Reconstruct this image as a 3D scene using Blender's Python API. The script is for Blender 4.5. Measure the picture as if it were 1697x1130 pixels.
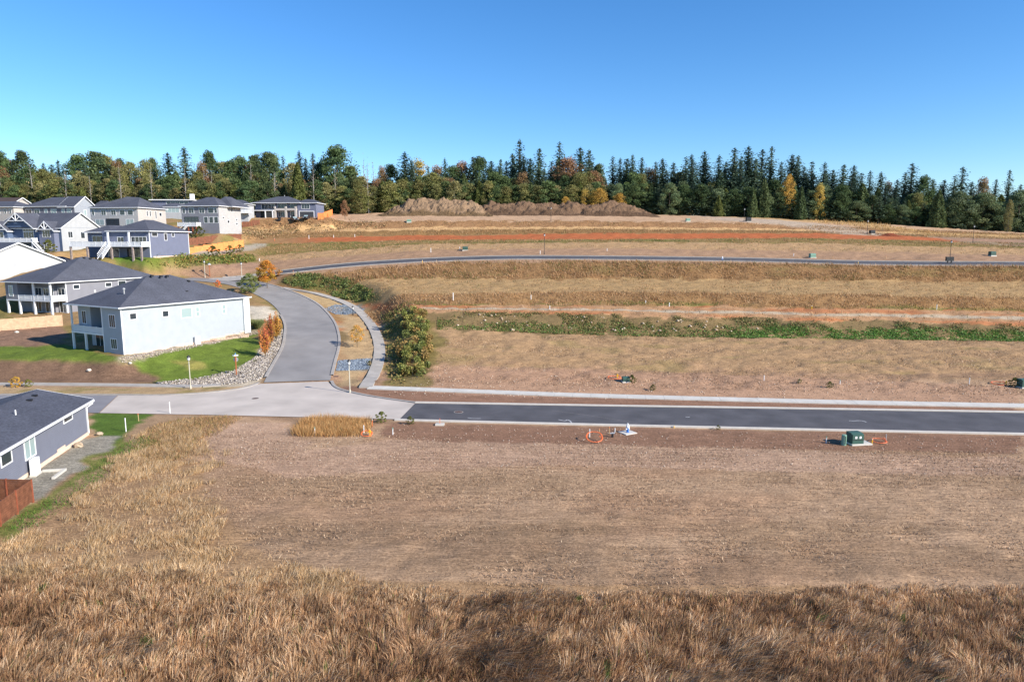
import bpy, math, random
import numpy as np
from mathutils import Vector
for _o in list(bpy.data.objects): bpy.data.objects.remove(_o)
SC = bpy.context.scene
COL = SC.collection
random.seed(7); RNG = np.random.default_rng(11)
# ------------------------------------------------------------------ camera
FPX = 1131.0; CX, CY = 848.5, 565.0
PITCH = math.atan(165 / FPX); CAMH = 20.5
cam = bpy.data.objects.new('camera', bpy.data.cameras.new('camera')); COL.objects.link(cam)
cam.data.sensor_width = 36; cam.data.lens = 36 * FPX / 1697
cam.location = (0, 0, CAMH); cam.rotation_euler = (math.pi / 2 - PITCH, 0, 0)
cam.data.clip_start = 0.5; cam.data.clip_end = 4000
SC.camera = cam
# ------------------------------------------------------------------ sky and sun
SUNV = Vector((0.885, -0.465, 0)).normalized(); SUN_EL = math.radians(29)
W = bpy.data.worlds.new('World'); SC.world = W; W.use_nodes = True
nt = W.node_tree; nt.nodes.clear()
wo = nt.nodes.new('ShaderNodeOutputWorld'); bg = nt.nodes.new('ShaderNodeBackground')
sky = nt.nodes.new('ShaderNodeTexSky'); sky.sky_type = 'NISHITA'; sky.sun_disc = False
sky.sun_elevation = SUN_EL
sky.sun_rotation = math.atan2(SUNV.x, SUNV.y)
sky.altitude = 500; sky.air_density = 1.0; sky.dust_density = 0.1; sky.ozone_density = 5.0
hs = nt.nodes.new('ShaderNodeHueSaturation'); hs.inputs['Saturation'].default_value = 1.2; hs.inputs['Hue'].default_value = 0.503
nt.links.new(sky.outputs[0], hs.inputs['Color']); nt.links.new(hs.outputs[0], bg.inputs[0])
bg.inputs[1].default_value = 0.11
nt.links.new(bg.outputs[0], wo.inputs[0])
sl = bpy.data.lights.new('sun', 'SUN'); sl.energy = 4.6; sl.angle = math.radians(0.5); sl.color = (1, 0.93, 0.83)
so = bpy.data.objects.new('sun', sl); COL.objects.link(so)
sd = Vector((SUNV.x * math.cos(SUN_EL), SUNV.y * math.cos(SUN_EL), math.sin(SUN_EL)))
so.rotation_euler = sd.to_track_quat('Z', 'Y').to_euler(); so.location = (60, -40, 60)
vs = SC.view_settings; vs.view_transform = 'Standard'; vs.look = 'None'; vs.gamma = 1; vs.exposure = 0.84
vs.use_curve_mapping = False
SC.cycles.max_bounces = 5; SC.cycles.diffuse_bounces = 2; SC.cycles.glossy_bounces = 2
SC.cycles.transmission_bounces = 2; SC.cycles.transparent_max_bounces = 4
# ------------------------------------------------------------------ pixel <-> world
SP, CP = math.sin(PITCH), math.cos(PITCH)
def P(X, R, Y):
    u = (X - CX) / FPX; v = (R - CY) / FPX
    dy = CP - v * SP; dz = -SP - v * CP
    return (u / dy * Y, Y, CAMH + dz / dy * Y)
def PZ(X, R, z):
    v = (R - CY) / FPX
    dy = CP - v * SP; dz = -SP - v * CP
    return P(X, R, (z - CAMH) / dz * dy)
def proj(x, y, z):
    zc = y * CP - (z - CAMH) * SP; up = y * SP + (z - CAMH) * CP
    return CX + FPX * x / zc, CY - FPX * up / zc
def lin(c):
    c = c / 255.0
    return c / 12.92 if c <= 0.04045 else ((c + 0.055) / 1.055) ** 2.4
KALB = 1.12
def alb(r, g, b, k=None):
    k = k or KALB
    return (lin(r) / k, lin(g) / k, lin(b) / k)
# ------------------------------------------------------------------ numpy noise
def _h(i, j, s):
    v = np.sin(i * 127.1 + j * 311.7 + s * 74.7) * 43758.5453
    return v - np.floor(v)
def vn(x, y, s=0):
    xi = np.floor(x); yi = np.floor(y); fx = x - xi; fy = y - yi
    fx = fx * fx * (3 - 2 * fx); fy = fy * fy * (3 - 2 * fy)
    a = _h(xi, yi, s); b = _h(xi + 1, yi, s); c = _h(xi, yi + 1, s); d = _h(xi + 1, yi + 1, s)
    return (a * (1 - fx) + b * fx) * (1 - fy) + (c * (1 - fx) + d * fx) * fy
def fbm(x, y, s=0, o=4):
    t = 0; a = 0.5; n = 0
    for k in range(o):
        t = t + a * vn(x * 2 ** k, y * 2 ** k, s + k); n += a; a *= 0.5
    return t / n
def sstep(a, b, x):
    t = np.clip((x - a) / (b - a), 0, 1); return t * t * (3 - 2 * t)
# ------------------------------------------------------------------ terrain height
def line(pts):
    a = []
    for (X, R, Y) in pts:
        p = P(X, R, Y); a.append((p[0] / p[1], p[1], p[2]))
    a.sort(); a = np.array(a); return a
def linez(pts, z):
    a = []
    for (X, R) in pts:
        p = PZ(X, R, z); a.append((p[0] / p[1], p[1], z))
    a.sort(); return np.array(a)
RL = [
 linez([(300, 634), (610, 640), (1000, 652), (1697, 668), (2100, 676)], 0.0),
 line([(480, 560, 120), (640, 535, 123), (700, 542, 124), (1000, 553, 125), (1200, 557, 125), (1697, 563, 124)]),
 line([(480, 530, 127), (640, 512, 130), (700, 516, 131), (1000, 520, 131.5), (1200, 527, 131), (1697, 538, 129)]),
 line([(480, 500, 138), (640, 505, 137), (1000, 506, 140), (1350, 511, 139), (1697, 517, 138)]),
 line([(480, 485, 147), (640, 488, 146), (1000, 484, 147), (1350, 487, 146), (1697, 494, 145)]),
 line([(480, 470, 160), (620, 463, 165), (800, 463, 166), (1000, 462, 167), (1350, 465, 166), (1697, 468, 165)]),
 line([(430, 462, 168), (520, 455, 171), (650, 442, 173), (800, 435, 174.5), (1000, 432, 175), (1350, 437, 173), (1697, 441, 171)]),
 line([(430, 447, 181), (520, 441, 182), (650, 431, 184), (800, 425, 185), (1000, 423.5, 185), (1350, 432, 183), (1697, 434, 181)]),
 line([(430, 424, 205), (700, 405, 212), (1000, 401, 215), (1350, 403, 212), (1697, 412, 205)]),
 line([(430, 404, 220), (700, 398, 222), (1000, 397, 223), (1350, 395, 223), (1697, 403, 220)]),
 line([(430, 395, 232), (700, 391, 234), (1000, 386.5, 236), (1350, 386.5, 236), (1697, 398, 232)]),
 line([(430, 386, 240), (700, 381, 242), (1000, 379, 242), (1350, 383, 242), (1697, 394, 240)]),
 line([(430, 383, 250), (700, 377.5, 252), (1000, 376.5, 252), (1350, 380.5, 252), (1697, 391, 250)]),
 line([(430, 370, 256), (700, 366, 258), (1000, 367, 258), (1250, 370, 258), (1697, 388, 258)]),
 line([(430, 358, 290), (700, 352, 300), (1000, 354, 300), (1250, 360, 295), (1450, 371, 285), (1697, 386, 272)]),
 line([(430, 352, 420), (1000, 350, 420), (1697, 380, 420)]),
]
LCOL = {  # left columns: image X -> (y, z) profile
 -300: [(97, 0), (99.5, .3), (104, 2.5), (110, 3.0), (139, 5.4), (152, 9), (170, 14), (185, 16.5), (205, 18.5), (235, 25.5), (270, 31), (300, 34), (420, 42)],
 0: [(97, 0), (99.5, .3), (104, 2.5), (110, 3.0), (125, 4.6), (139, 5.6), (152, 9), (170, 14), (185, 16.5), (205, 18), (235, 25.5), (270, 31), (300, 34), (420, 42)],
 190: [(97, 0), (99.5, .3), (104, 2.6), (112, 3.1), (127, 4.2), (140, 6), (160, 12), (172, 16), (180, 16.8), (200, 18.5), (215, 22.5), (240, 27), (270, 31.5), (300, 34.5), (420, 42)],
 300: [(97, 0), (99.5, .2), (113, 3.1), (127, 4.3), (140, 6.6), (165, 12), (178, 15.8), (190, 17.6), (205, 20.8), (215, 22.8), (250, 28.5), (300, 34), (420, 41)],
 400: [(96, 0), (100, .3), (110, 1.6), (121, 3.3), (130, 4.6), (150, 7.8), (166, 10.8), (180, 13.3), (205, 17.2), (220, 20.4), (232, 21.8), (240, 23.5), (256, 27.2), (290, 31.3), (420, 36)],
}
_lx = sorted(LCOL)
_ls = np.array([(X - CX) / FPX / CP for X in _lx])
STREET = [(490, 640, 96.6), (497, 620, 101.5), (505, 600, 108.3), (514, 578, 116), (517, 558, 123.2), (512, 532, 136.8), (490, 505, 149), (455, 486, 157.5), (410, 471, 165), (360, 465, 169), (300, 462, 171)]
STREET = [P(*q) for q in STREET]
ROAD2 = [(345, 464.8, 170.5), (400, 461, 173), (440, 455, 174.3), (490, 448.5, 175.5), (600, 437.5, 178), (750, 429.5, 180), (903, 427, 181), (1200, 430, 180), (1450, 436, 177.5), (1697, 437.5, 176), (1900, 439, 175)]
ROAD2 = [P(*q) for q in ROAD2]
def smooth_poly(p, n=10):
    p = [np.array(q, float) for q in p]; p = [2 * p[0] - p[1]] + p + [2 * p[-1] - p[-2]]; o = []
    for i in range(1, len(p) - 2):
        for k in range(n):
            t = k / n
            o.append(0.5 * (2 * p[i] + (p[i + 1] - p[i - 1]) * t + (2 * p[i - 1] - 5 * p[i] + 4 * p[i + 1] - p[i + 2]) * t * t + (3 * p[i] - p[i - 1] - 3 * p[i + 1] + p[i + 2]) * t ** 3))
    o.append(p[-2]); return np.array(o)
STREET = smooth_poly(STREET, 5); ROAD2 = smooth_poly(ROAD2, 5)
_sb = np.array([(q[1], q[0] / q[1]) for q in STREET if q[1] < 158] + [(162, -.372), (700, -.372)])
def near_poly(x, y, pl, tilt=0.0):
    best = np.full(x.shape, 1e9); bz = np.zeros(x.shape); pl = np.asarray(pl)
    if x.size > 4000:
        m = (x > pl[:, 0].min() - 24) & (x < pl[:, 0].max() + 24) & (y > pl[:, 1].min() - 24) & (y < pl[:, 1].max() + 24)
        if not m.all():
            if m.any(): bb, zz = near_poly(x[m], y[m], pl, tilt); best[m] = bb; bz[m] = zz
            return best, bz
    for a, b in zip(pl[:-1], pl[1:]):
        dx, dy = b[0] - a[0], b[1] - a[1]; L2 = dx * dx + dy * dy + 1e-9
        t = np.clip(((x - a[0]) * dx + (y - a[1]) * dy) / L2, 0, 1)
        d = np.hypot(x - a[0] - t * dx, y - a[1] - t * dy); m = d < best
        best = np.where(m, d, best); bz = np.where(m, a[2] + t * (b[2] - a[2]) + (y - a[1] - t * dy) * tilt, bz)
    return best, bz
_wx = np.linspace(-1, 1, 400)
_wt = [(vn(_wx * 11 + k * 3.7, _wx * 0 + k, 5) - .5) * 2.6 + (vn(_wx * 37 + k * 1.3, _wx * 0 + k, 6) - .5) * .9 for k in range(20)]
PADS = []      # (ax, ay, rz, x0, x1, y0, y1, z, blend)
def zbase(x, y):
    x = np.asarray(x, float); y = np.asarray(y, float)
    yy = np.maximum(y, 1.0); s = np.clip(x / yy, -1.0, 1.0)
    # right system
    Y = [np.full(s.shape, 60.0)]; Z = [np.zeros(s.shape)]
    for l in RL:
        k = len(Y); wob = np.interp(s, _wx, _wt[k]) if k > 2 else 0.0
        Y.append(np.interp(s, l[:, 0], l[:, 1]) + wob); Z.append(np.interp(s, l[:, 0], l[:, 2]))
    zr = np.zeros(s.shape); feat = np.zeros(s.shape)
    for k in range(len(Y) - 1):
        t = (yy - Y[k]) / (Y[k + 1] - Y[k]); m = (t >= 0) & (t < 1)
        zr = np.where(m, Z[k] + t * (Z[k + 1] - Z[k]), zr); feat = np.where(m, k + t, feat)
    m = yy >= Y[-1]; zr = np.where(m, Z[-1] + (yy - Y[-1]) * .02, zr); feat = np.where(m, len(Y) - 1, feat)
    # left system
    prof = [np.interp(yy, [q[0] for q in LCOL[X]], [q[1] for q in LCOL[X]]) for X in _lx]
    zl = np.zeros(s.shape)
    zl = np.where(s <= _ls[0], prof[0], zl); zl = np.where(s >= _ls[-1], prof[-1], zl)
    for i in range(len(_ls) - 1):
        t = (s - _ls[i]) / (_ls[i + 1] - _ls[i]); m = (t >= 0) & (t < 1)
        zl = np.where(m, prof[i] * (1 - t) + prof[i + 1] * t, zl)
    sb = np.interp(yy, _sb[:, 0], _sb[:, 1]); w = sstep(-.025, .025, s - sb)
    w = np.where(yy < 97, 1, w)
    return zl * (1 - w) + zr * w, feat, w
def Zt(x, y, raw=False):
    x = np.asarray(x, float); y = np.asarray(y, float)
    z, feat, w = zbase(x, y)
    for (ax, ay, rz, x0, x1, y0, y1, pz, bl) in PADS:
        c, s_ = math.cos(rz), math.sin(rz)
        lx = (x - ax) * c + (y - ay) * s_; ly = -(x - ax) * s_ + (y - ay) * c
        d = np.hypot(np.maximum(np.maximum(x0 - lx, lx - x1), 0), np.maximum(np.maximum(y0 - ly, ly - y1), 0))
        k = sstep(bl, 0.4, d); z = z * (1 - k) + pz * k
    d, bz = near_poly(x, y, ROAD2, .10); k = sstep(8.5, 5.0, d); z = z * (1 - k) + (bz - .06) * k
    d, bz = near_poly(x, y, STREET); rt = w * sstep(172, 160, y) * sstep(97, 101, y); k = sstep(9.5, 5.6, d) * (1 - rt) + sstep(20, 12.6, d) * rt; z = z * (1 - k) + (bz - .06) * k
    if raw: return z, feat, w
    return z
_gy = np.arange(22, 420, 0.15)
def G(X, R):
    u = (X - CX) / FPX; v = (R - CY) / FPX
    dy = CP - v * SP; dz = -SP - v * CP
    xs = u / dy * _gy; zs = CAMH + dz / dy * _gy
    h = Zt(xs, _gy); m = np.nonzero(zs <= h)[0]
    i = m[0] if len(m) else len(_gy) - 1
    return (float(xs[i]), float(_gy[i]), float(h[i]))
def zg(x, y): return float(Zt(np.array([x]), np.array([y]))[0])
# ------------------------------------------------------------------ object helpers
def tag(o, label=None, cat=None, group=None, kind=None):
    if label: o['label'] = label
    if cat: o['category'] = cat
    if group: o['group'] = group
    if kind: o['kind'] = kind
    return o
def empty(name, loc=(0, 0, 0), rz=0):
    o = bpy.data.objects.new(name, None); COL.objects.link(o)
    o.location = loc; o.rotation_euler = (0, 0, rz); o.empty_display_size = .3
    return o
def link(name, me, parent=None, loc=None):
    o = bpy.data.objects.new(name, me); COL.objects.link(o)
    if parent: o.parent = parent
    if loc: o.location = loc
    return o
def copy_tree(o, parent=None):
    c = o.copy(); COL.objects.link(c); c.parent = parent
    for ch in list(o.children): copy_tree(ch, c)
    return c
class MB:
    def __init__(self): self.v = []; self.f = []
    def quad(self, *p):
        n = len(self.v); self.v += [tuple(q) for q in p]; self.f.append(tuple(range(n, n + len(p)))); return self
    def box(self, x0, x1, y0, y1, z0, z1):
        n = len(self.v)
        self.v += [(x0, y0, z0), (x1, y0, z0), (x1, y1, z0), (x0, y1, z0), (x0, y0, z1), (x1, y0, z1), (x1, y1, z1), (x0, y1, z1)]
        for q in ((0, 3, 2, 1), (4, 5, 6, 7), (0, 1, 5, 4), (1, 2, 6, 5), (2, 3, 7, 6), (3, 0, 4, 7)): self.f.append(tuple(n + i for i in q))
        return self
    def obox(self, o, t, n, u0, u1, z0, z1, d0, d1):
        # box in a wall frame: o origin, t tangent, n normal (2D), u along wall, z up, d outwards
        b = len(self.v)
        for z in (z0, z1):
            for (u, d) in ((u0, d0), (u1, d0), (u1, d1), (u0, d1)):
                self.v.append((o[0] + t[0] * u + n[0] * d, o[1] + t[1] * u + n[1] * d, z))
        for q in ((0, 1, 2, 3), (4, 7, 6, 5), (0, 4, 5, 1), (1, 5, 6, 2), (2, 6, 7, 3), (3, 7, 4, 0)): self.f.append(tuple(b + i for i in q))
        return self
    def tube(self, pts, rad, n=6, cap=True):
        pts = [Vector(p) for p in pts]
        if not isinstance(rad, (list, tuple)): rad = [rad] * len(pts)
        b = len(self.v)
        for i, p in enumerate(pts):
            d = (pts[min(i + 1, len(pts) - 1)] - pts[max(i - 1, 0)]).normalized()
            a = d.cross(Vector((0, 0, 1)))
            if a.length < 1e-3: a = Vector((1, 0, 0))
            a.normalize(); c = d.cross(a)
            for k in range(n):
                t = 2 * math.pi * k / n; q = p + (a * math.cos(t) + c * math.sin(t)) * rad[i]; self.v.append(tuple(q))
        for i in range(len(pts) - 1):
            for k in range(n):
                k2 = (k + 1) % n; self.f.append((b + i * n + k, b + i * n + k2, b + (i + 1) * n + k2, b + (i + 1) * n + k))
        if cap:
            self.f.append(tuple(b + k for k in range(n))[::-1]); e = b + (len(pts) - 1) * n; self.f.append(tuple(e + k for k in range(n)))
        return self
    def lathe(self, prof, c=(0, 0, 0), n=12):
        b = len(self.v)
        for (r, z) in prof:
            for k in range(n):
                t = 2 * math.pi * k / n; self.v.append((c[0] + r * math.cos(t), c[1] + r * math.sin(t), c[2] + z))
        for i in range(len(prof) - 1):
            for k in range(n):
                k2 = (k + 1) % n; self.f.append((b + i * n + k, b + i * n + k2, b + (i + 1) * n + k2, b + (i + 1) * n + k))
        self.f.append(tuple(b + k for k in range(n))[::-1]); e = b + (len(prof) - 1) * n; self.f.append(tuple(e + k for k in range(n)))
        return self
    def build(self, name, mat, parent=None, loc=None, smooth=False):
        me = bpy.data.meshes.new(name); me.from_pydata(self.v, [], self.f); me.update()
        if mat: me.materials.append(mat)
        if smooth:
            for p in me.polygons: p.use_smooth = True
        return link(name, me, parent, loc)
def mesh_np(name, V, T, mat, col=None, parent=None, smooth=False):
    V = np.asarray(V, np.float32).reshape(-1, 3); T = np.asarray(T, np.int32); k = T.shape[1]
    me = bpy.data.meshes.new(name); me.vertices.add(len(V)); me.vertices.foreach_set('co', V.ravel())
    me.loops.add(T.size); me.loops.foreach_set('vertex_index', T.ravel())
    me.polygons.add(len(T)); me.polygons.foreach_set('loop_start', np.arange(0, T.size, k, dtype=np.int32))
    me.polygons.foreach_set('loop_total', np.full(len(T), k, np.int32))
    if smooth: me.polygons.foreach_set('use_smooth', np.ones(len(T), bool))
    me.update(calc_edges=True)
    if col is not None:
        a = me.color_attributes.new('Col', 'FLOAT_COLOR', 'POINT'); c = np.ones((len(V), 4), np.float32); c[:, :3] = col
        a.data.foreach_set('color', c.ravel())
    me.materials.append(mat)
    return link(name, me, parent)
# ------------------------------------------------------------------ materials
def mat(name, color, rough=.7, metal=0.0, spec=.3, noise=0.0, nscale=4.0, bump=0.0, bscale=30.0, trans=0.0):
    m = bpy.data.materials.new(name); m.use_nodes = True; N = m.node_tree.nodes; L = m.node_tree.links
    b = N['Principled BSDF']; b.inputs['Base Color'].default_value = (*color, 1); b.inputs['Roughness'].default_value = rough
    b.inputs['Metallic'].default_value = metal; b.inputs['Specular IOR Level'].default_value = spec
    tc = N.new('ShaderNodeTexCoord')
    if noise:
        n1 = N.new('ShaderNodeTexNoise'); n1.inputs['Scale'].default_value = nscale; n1.inputs['Detail'].default_value = 6
        L.new(tc.outputs['Object'], n1.inputs['Vector'])
        r = N.new('ShaderNodeMapRange'); r.inputs[1].default_value = .3; r.inputs[2].default_value = .7
        r.inputs[3].default_value = 1 - noise; r.inputs[4].default_value = 1 + noise; L.new(n1.outputs[0], r.inputs[0])
        x = N.new('ShaderNodeMix'); x.data_type = 'RGBA'; x.blend_type = 'MULTIPLY'; x.inputs[0].default_value = 1
        x.inputs[6].default_value = (*color, 1); L.new(r.outputs[0], x.inputs[7]); L.new(x.outputs[2], b.inputs['Base Color'])
    if bump:
        n2 = N.new('ShaderNodeTexNoise'); n2.inputs['Scale'].default_value = bscale; n2.inputs['Detail'].default_value = 4
        L.new(tc.outputs['Object'], n2.inputs['Vector'])
        bp = N.new('ShaderNodeBump'); bp.inputs['Strength'].default_value = bump; bp.inputs['Distance'].default_value = .05
        L.new(n2.outputs[0], bp.inputs['Height']); L.new(bp.outputs[0], b.inputs['Normal'])
    return m
def mat_siding(name, color, pitch=.18, vert=False):
    m = mat(name, color, .65, noise=.05, nscale=.8); N = m.node_tree.nodes; L = m.node_tree.links; b = N['Principled BSDF']
    tc = N.new('ShaderNodeTexCoord'); sx = N.new('ShaderNodeSeparateXYZ'); L.new(tc.outputs['Object'], sx.inputs[0])
    d = N.new('ShaderNodeMath'); d.operation = 'DIVIDE'; d.inputs[1].default_value = pitch
    L.new(sx.outputs[2], d.inputs[0])
    f = N.new('ShaderNodeMath'); f.operation = 'FRACT'; L.new(d.outputs[0], f.inputs[0])
    bp = N.new('ShaderNodeBump'); bp.inputs['Strength'].default_value = .7; bp.inputs['Distance'].default_value = .02; bp.invert = True
    L.new(f.outputs[0], bp.inputs['Height']); L.new(bp.outputs[0], b.inputs['Normal'])
    return m
def mat_shingle(name, color):
    m = bpy.data.materials.new(name); m.use_nodes = True; N = m.node_tree.nodes; L = m.node_tree.links; b = N['Principled BSDF']
    b.inputs['Roughness'].default_value = .85; b.inputs['Specular IOR Level'].default_value = .25
    tc = N.new('ShaderNodeTexCoord')
    n1 = N.new('ShaderNodeTexNoise'); n1.inputs['Scale'].default_value = 3.2; n1.inputs['Detail'].default_value = 8; n1.inputs['Roughness'].default_value = .75
    mp = N.new('ShaderNodeMapping'); mp.inputs['Scale'].default_value = (1, 1, 5); L.new(tc.outputs['Object'], mp.inputs[0]); L.new(mp.outputs[0], n1.inputs['Vector'])
    n3 = N.new('ShaderNodeTexNoise'); n3.inputs['Scale'].default_value = .35; L.new(tc.outputs['Object'], n3.inputs['Vector'])
    cr = N.new('ShaderNodeMapRange'); cr.inputs[1].default_value = .3; cr.inputs[2].default_value = .7; cr.inputs[3].default_value = .55; cr.inputs[4].default_value = 1.45
    L.new(n1.outputs[0], cr.inputs[0])
    c2 = N.new('ShaderNodeMapRange'); c2.inputs[1].default_value = .3; c2.inputs[2].default_value = .7; c2.inputs[3].default_value = .88; c2.inputs[4].default_value = 1.12
    L.new(n3.outputs[0], c2.inputs[0]); mu = N.new('ShaderNodeMath'); mu.operation = 'MULTIPLY'; L.new(cr.outputs[0], mu.inputs[0]); L.new(c2.outputs[0], mu.inputs[1])
    x = N.new('ShaderNodeMix'); x.data_type = 'RGBA'; x.blend_type = 'MULTIPLY'; x.inputs[0].default_value = 1; x.inputs[6].default_value = (*color, 1)
    L.new(mu.outputs[0], x.inputs[7]); L.new(x.outputs[2], b.inputs['Base Color'])
    bp = N.new('ShaderNodeBump'); bp.inputs['Strength'].default_value = .35; bp.inputs['Distance'].default_value = .03
    L.new(n1.outputs[0], bp.inputs['Height']); L.new(bp.outputs[0], b.inputs['Normal'])
    return m
def mat_attr(name, rough=.85, trans=0.0, spec=.15, noise=0.25, nscale=1.2, rnd=0.0):
    m = bpy.data.materials.new(name); m.use_nodes = True; N = m.node_tree.nodes; L = m.node_tree.links; b = N['Principled BSDF']
    b.inputs['Roughness'].default_value = rough; b.inputs['Specular IOR Level'].default_value = spec
    a = N.new('ShaderNodeAttribute'); a.attribute_name = 'Col'; out = a.outputs['Color']
    if rnd:
        oi = N.new('ShaderNodeObjectInfo'); r = N.new('ShaderNodeMapRange'); r.inputs[3].default_value = 1 - rnd; r.inputs[4].default_value = 1 + rnd
        L.new(oi.outputs['Random'], r.inputs[0])
        x = N.new('ShaderNodeMix'); x.data_type = 'RGBA'; x.blend_type = 'MULTIPLY'; x.inputs[0].default_value = 1
        L.new(out, x.inputs[6]); L.new(r.outputs[0], x.inputs[7]); out = x.outputs[2]
    L.new(out, b.inputs['Base Color'])
    if trans:
        t = N.new('ShaderNodeBsdfTranslucent'); L.new(out, t.inputs['Color']); ms = N.new('ShaderNodeMixShader'); ms.inputs[0].default_value = trans
        L.new(b.outputs[0], ms.inputs[1]); L.new(t.outputs[0], ms.inputs[2]); L.new(ms.outputs[0], N['Material Output'].inputs['Surface'])
    return m
M = {}
M['concrete'] = mat('concrete', alb(205, 200, 190), .85, noise=.10, nscale=.6, bump=.1)
M['concrete_old'] = mat('concrete_old', alb(172, 165, 156), .85, noise=.14, nscale=.8, bump=.15)
M['concrete_road'] = mat('concrete_road', alb(196, 184, 172), .85, noise=.14, nscale=.22, bump=.1)
M['asphalt_new'] = mat('asphalt_new', alb(88, 86, 88), .8, noise=.22, nscale=.35, bump=.15, bscale=60)
M['asphalt_old'] = mat('asphalt_old', alb(141, 137, 134), .85, noise=.14, nscale=.25, bump=.15, bscale=60)
M['asphalt_patch'] = mat('asphalt_patch', alb(135, 132, 134), .85, noise=.08, nscale=.5, bump=.15, bscale=60)
M['kerb'] = mat('kerb', alb(208, 200, 188), .85, noise=.08, nscale=1.2)
M['kerb_old'] = mat('kerb_old', alb(165, 158, 150), .85, noise=.15, nscale=1.2)
M['white'] = mat('white_paint', (.78, .78, .77), .5, noise=.03)
M['glass'] = mat('window_glass', (.03, .04, .05), .06, spec=.8)
M['glass_blind'] = mat('window_glass_with_blind', (.28, .36, .36), .15, spec=.7)
M['dark'] = mat('dark_metal', (.02, .02, .022), .45, spec=.5)
M['grey_metal'] = mat('grey_metal', (.42, .43, .44), .45, metal=.3)
M['roof'] = mat_shingle('slate_shingles', (.074, .078, .098))
# ================================================================== HOUSES table first (pads shape the terrain)
def frame_of(X, R, Y, e1):
    p = P(X, R, Y); return p, math.atan2(-e1[0], e1[1])
HS = {}
def hs(key, X, Y, e1, W_, L_, zb, pad=True, zpad=None):
    l = math.hypot(*e1); e1 = (e1[0] / l, e1[1] / l)
    p = P(X, 400, Y); rz = math.atan2(-e1[0], e1[1])
    HS[key] = dict(loc=(p[0], p[1], zb), rz=rz, W=W_, L=L_)
    if pad: PADS.append((p[0], p[1], rz, -W_ - 1.0, 1.0, -1.0, L_ + 1.0, zb if zpad is None else zpad, 5.0))
hs('h1', 190, 105, (.49, .87), 14.2, 23.6, 2.9, True, 3.0)
hs('h2', 75, 139, (.33, .944), 13, 26, 5.6)
hs('h4', 100, 173, (.49, .87), 14, 18, 13.2)
hs('h5', 103, 200, (.22, .97), 23, 14, 17.2)
hs('h6', 248, 175, (.17, .985), 19.5, 15.7, 16.4)
hs('h7', 128, 237, (.22, .97), 21, 14, 25.8)
hs('h8', 232, 215, (.17, .985), 16.7, 13, 22.6)
hs('h9', 28, 238, (.22, .97), 16, 10, 25.8)
hs('h10', 365, 213, (.17, .985), 12.6, 12.3, 22.8)
hs('h11', 526, 262, (.06, 1), 24, 9, 29.3, False)
PADS.append((HS['h11']['loc'][0], HS['h11']['loc'][1], HS['h11']['rz'], -25, 5, -6, 11, 29.1, 9.0))
# near left house
_a = PZ(61, 779, 0); _b = PZ(147, 720, 0)
_e = (_b[0] - _a[0], _b[1] - _a[1]); _l = math.hypot(*_e); _e = (_e[0] / _l, _e[1] / _l)
HS['h3'] = dict(loc=(_b[0] - _e[0] * 24, _b[1] - _e[1] * 24, 0), rz=math.atan2(-_e[0], _e[1]), W=9.5, L=24)
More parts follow.
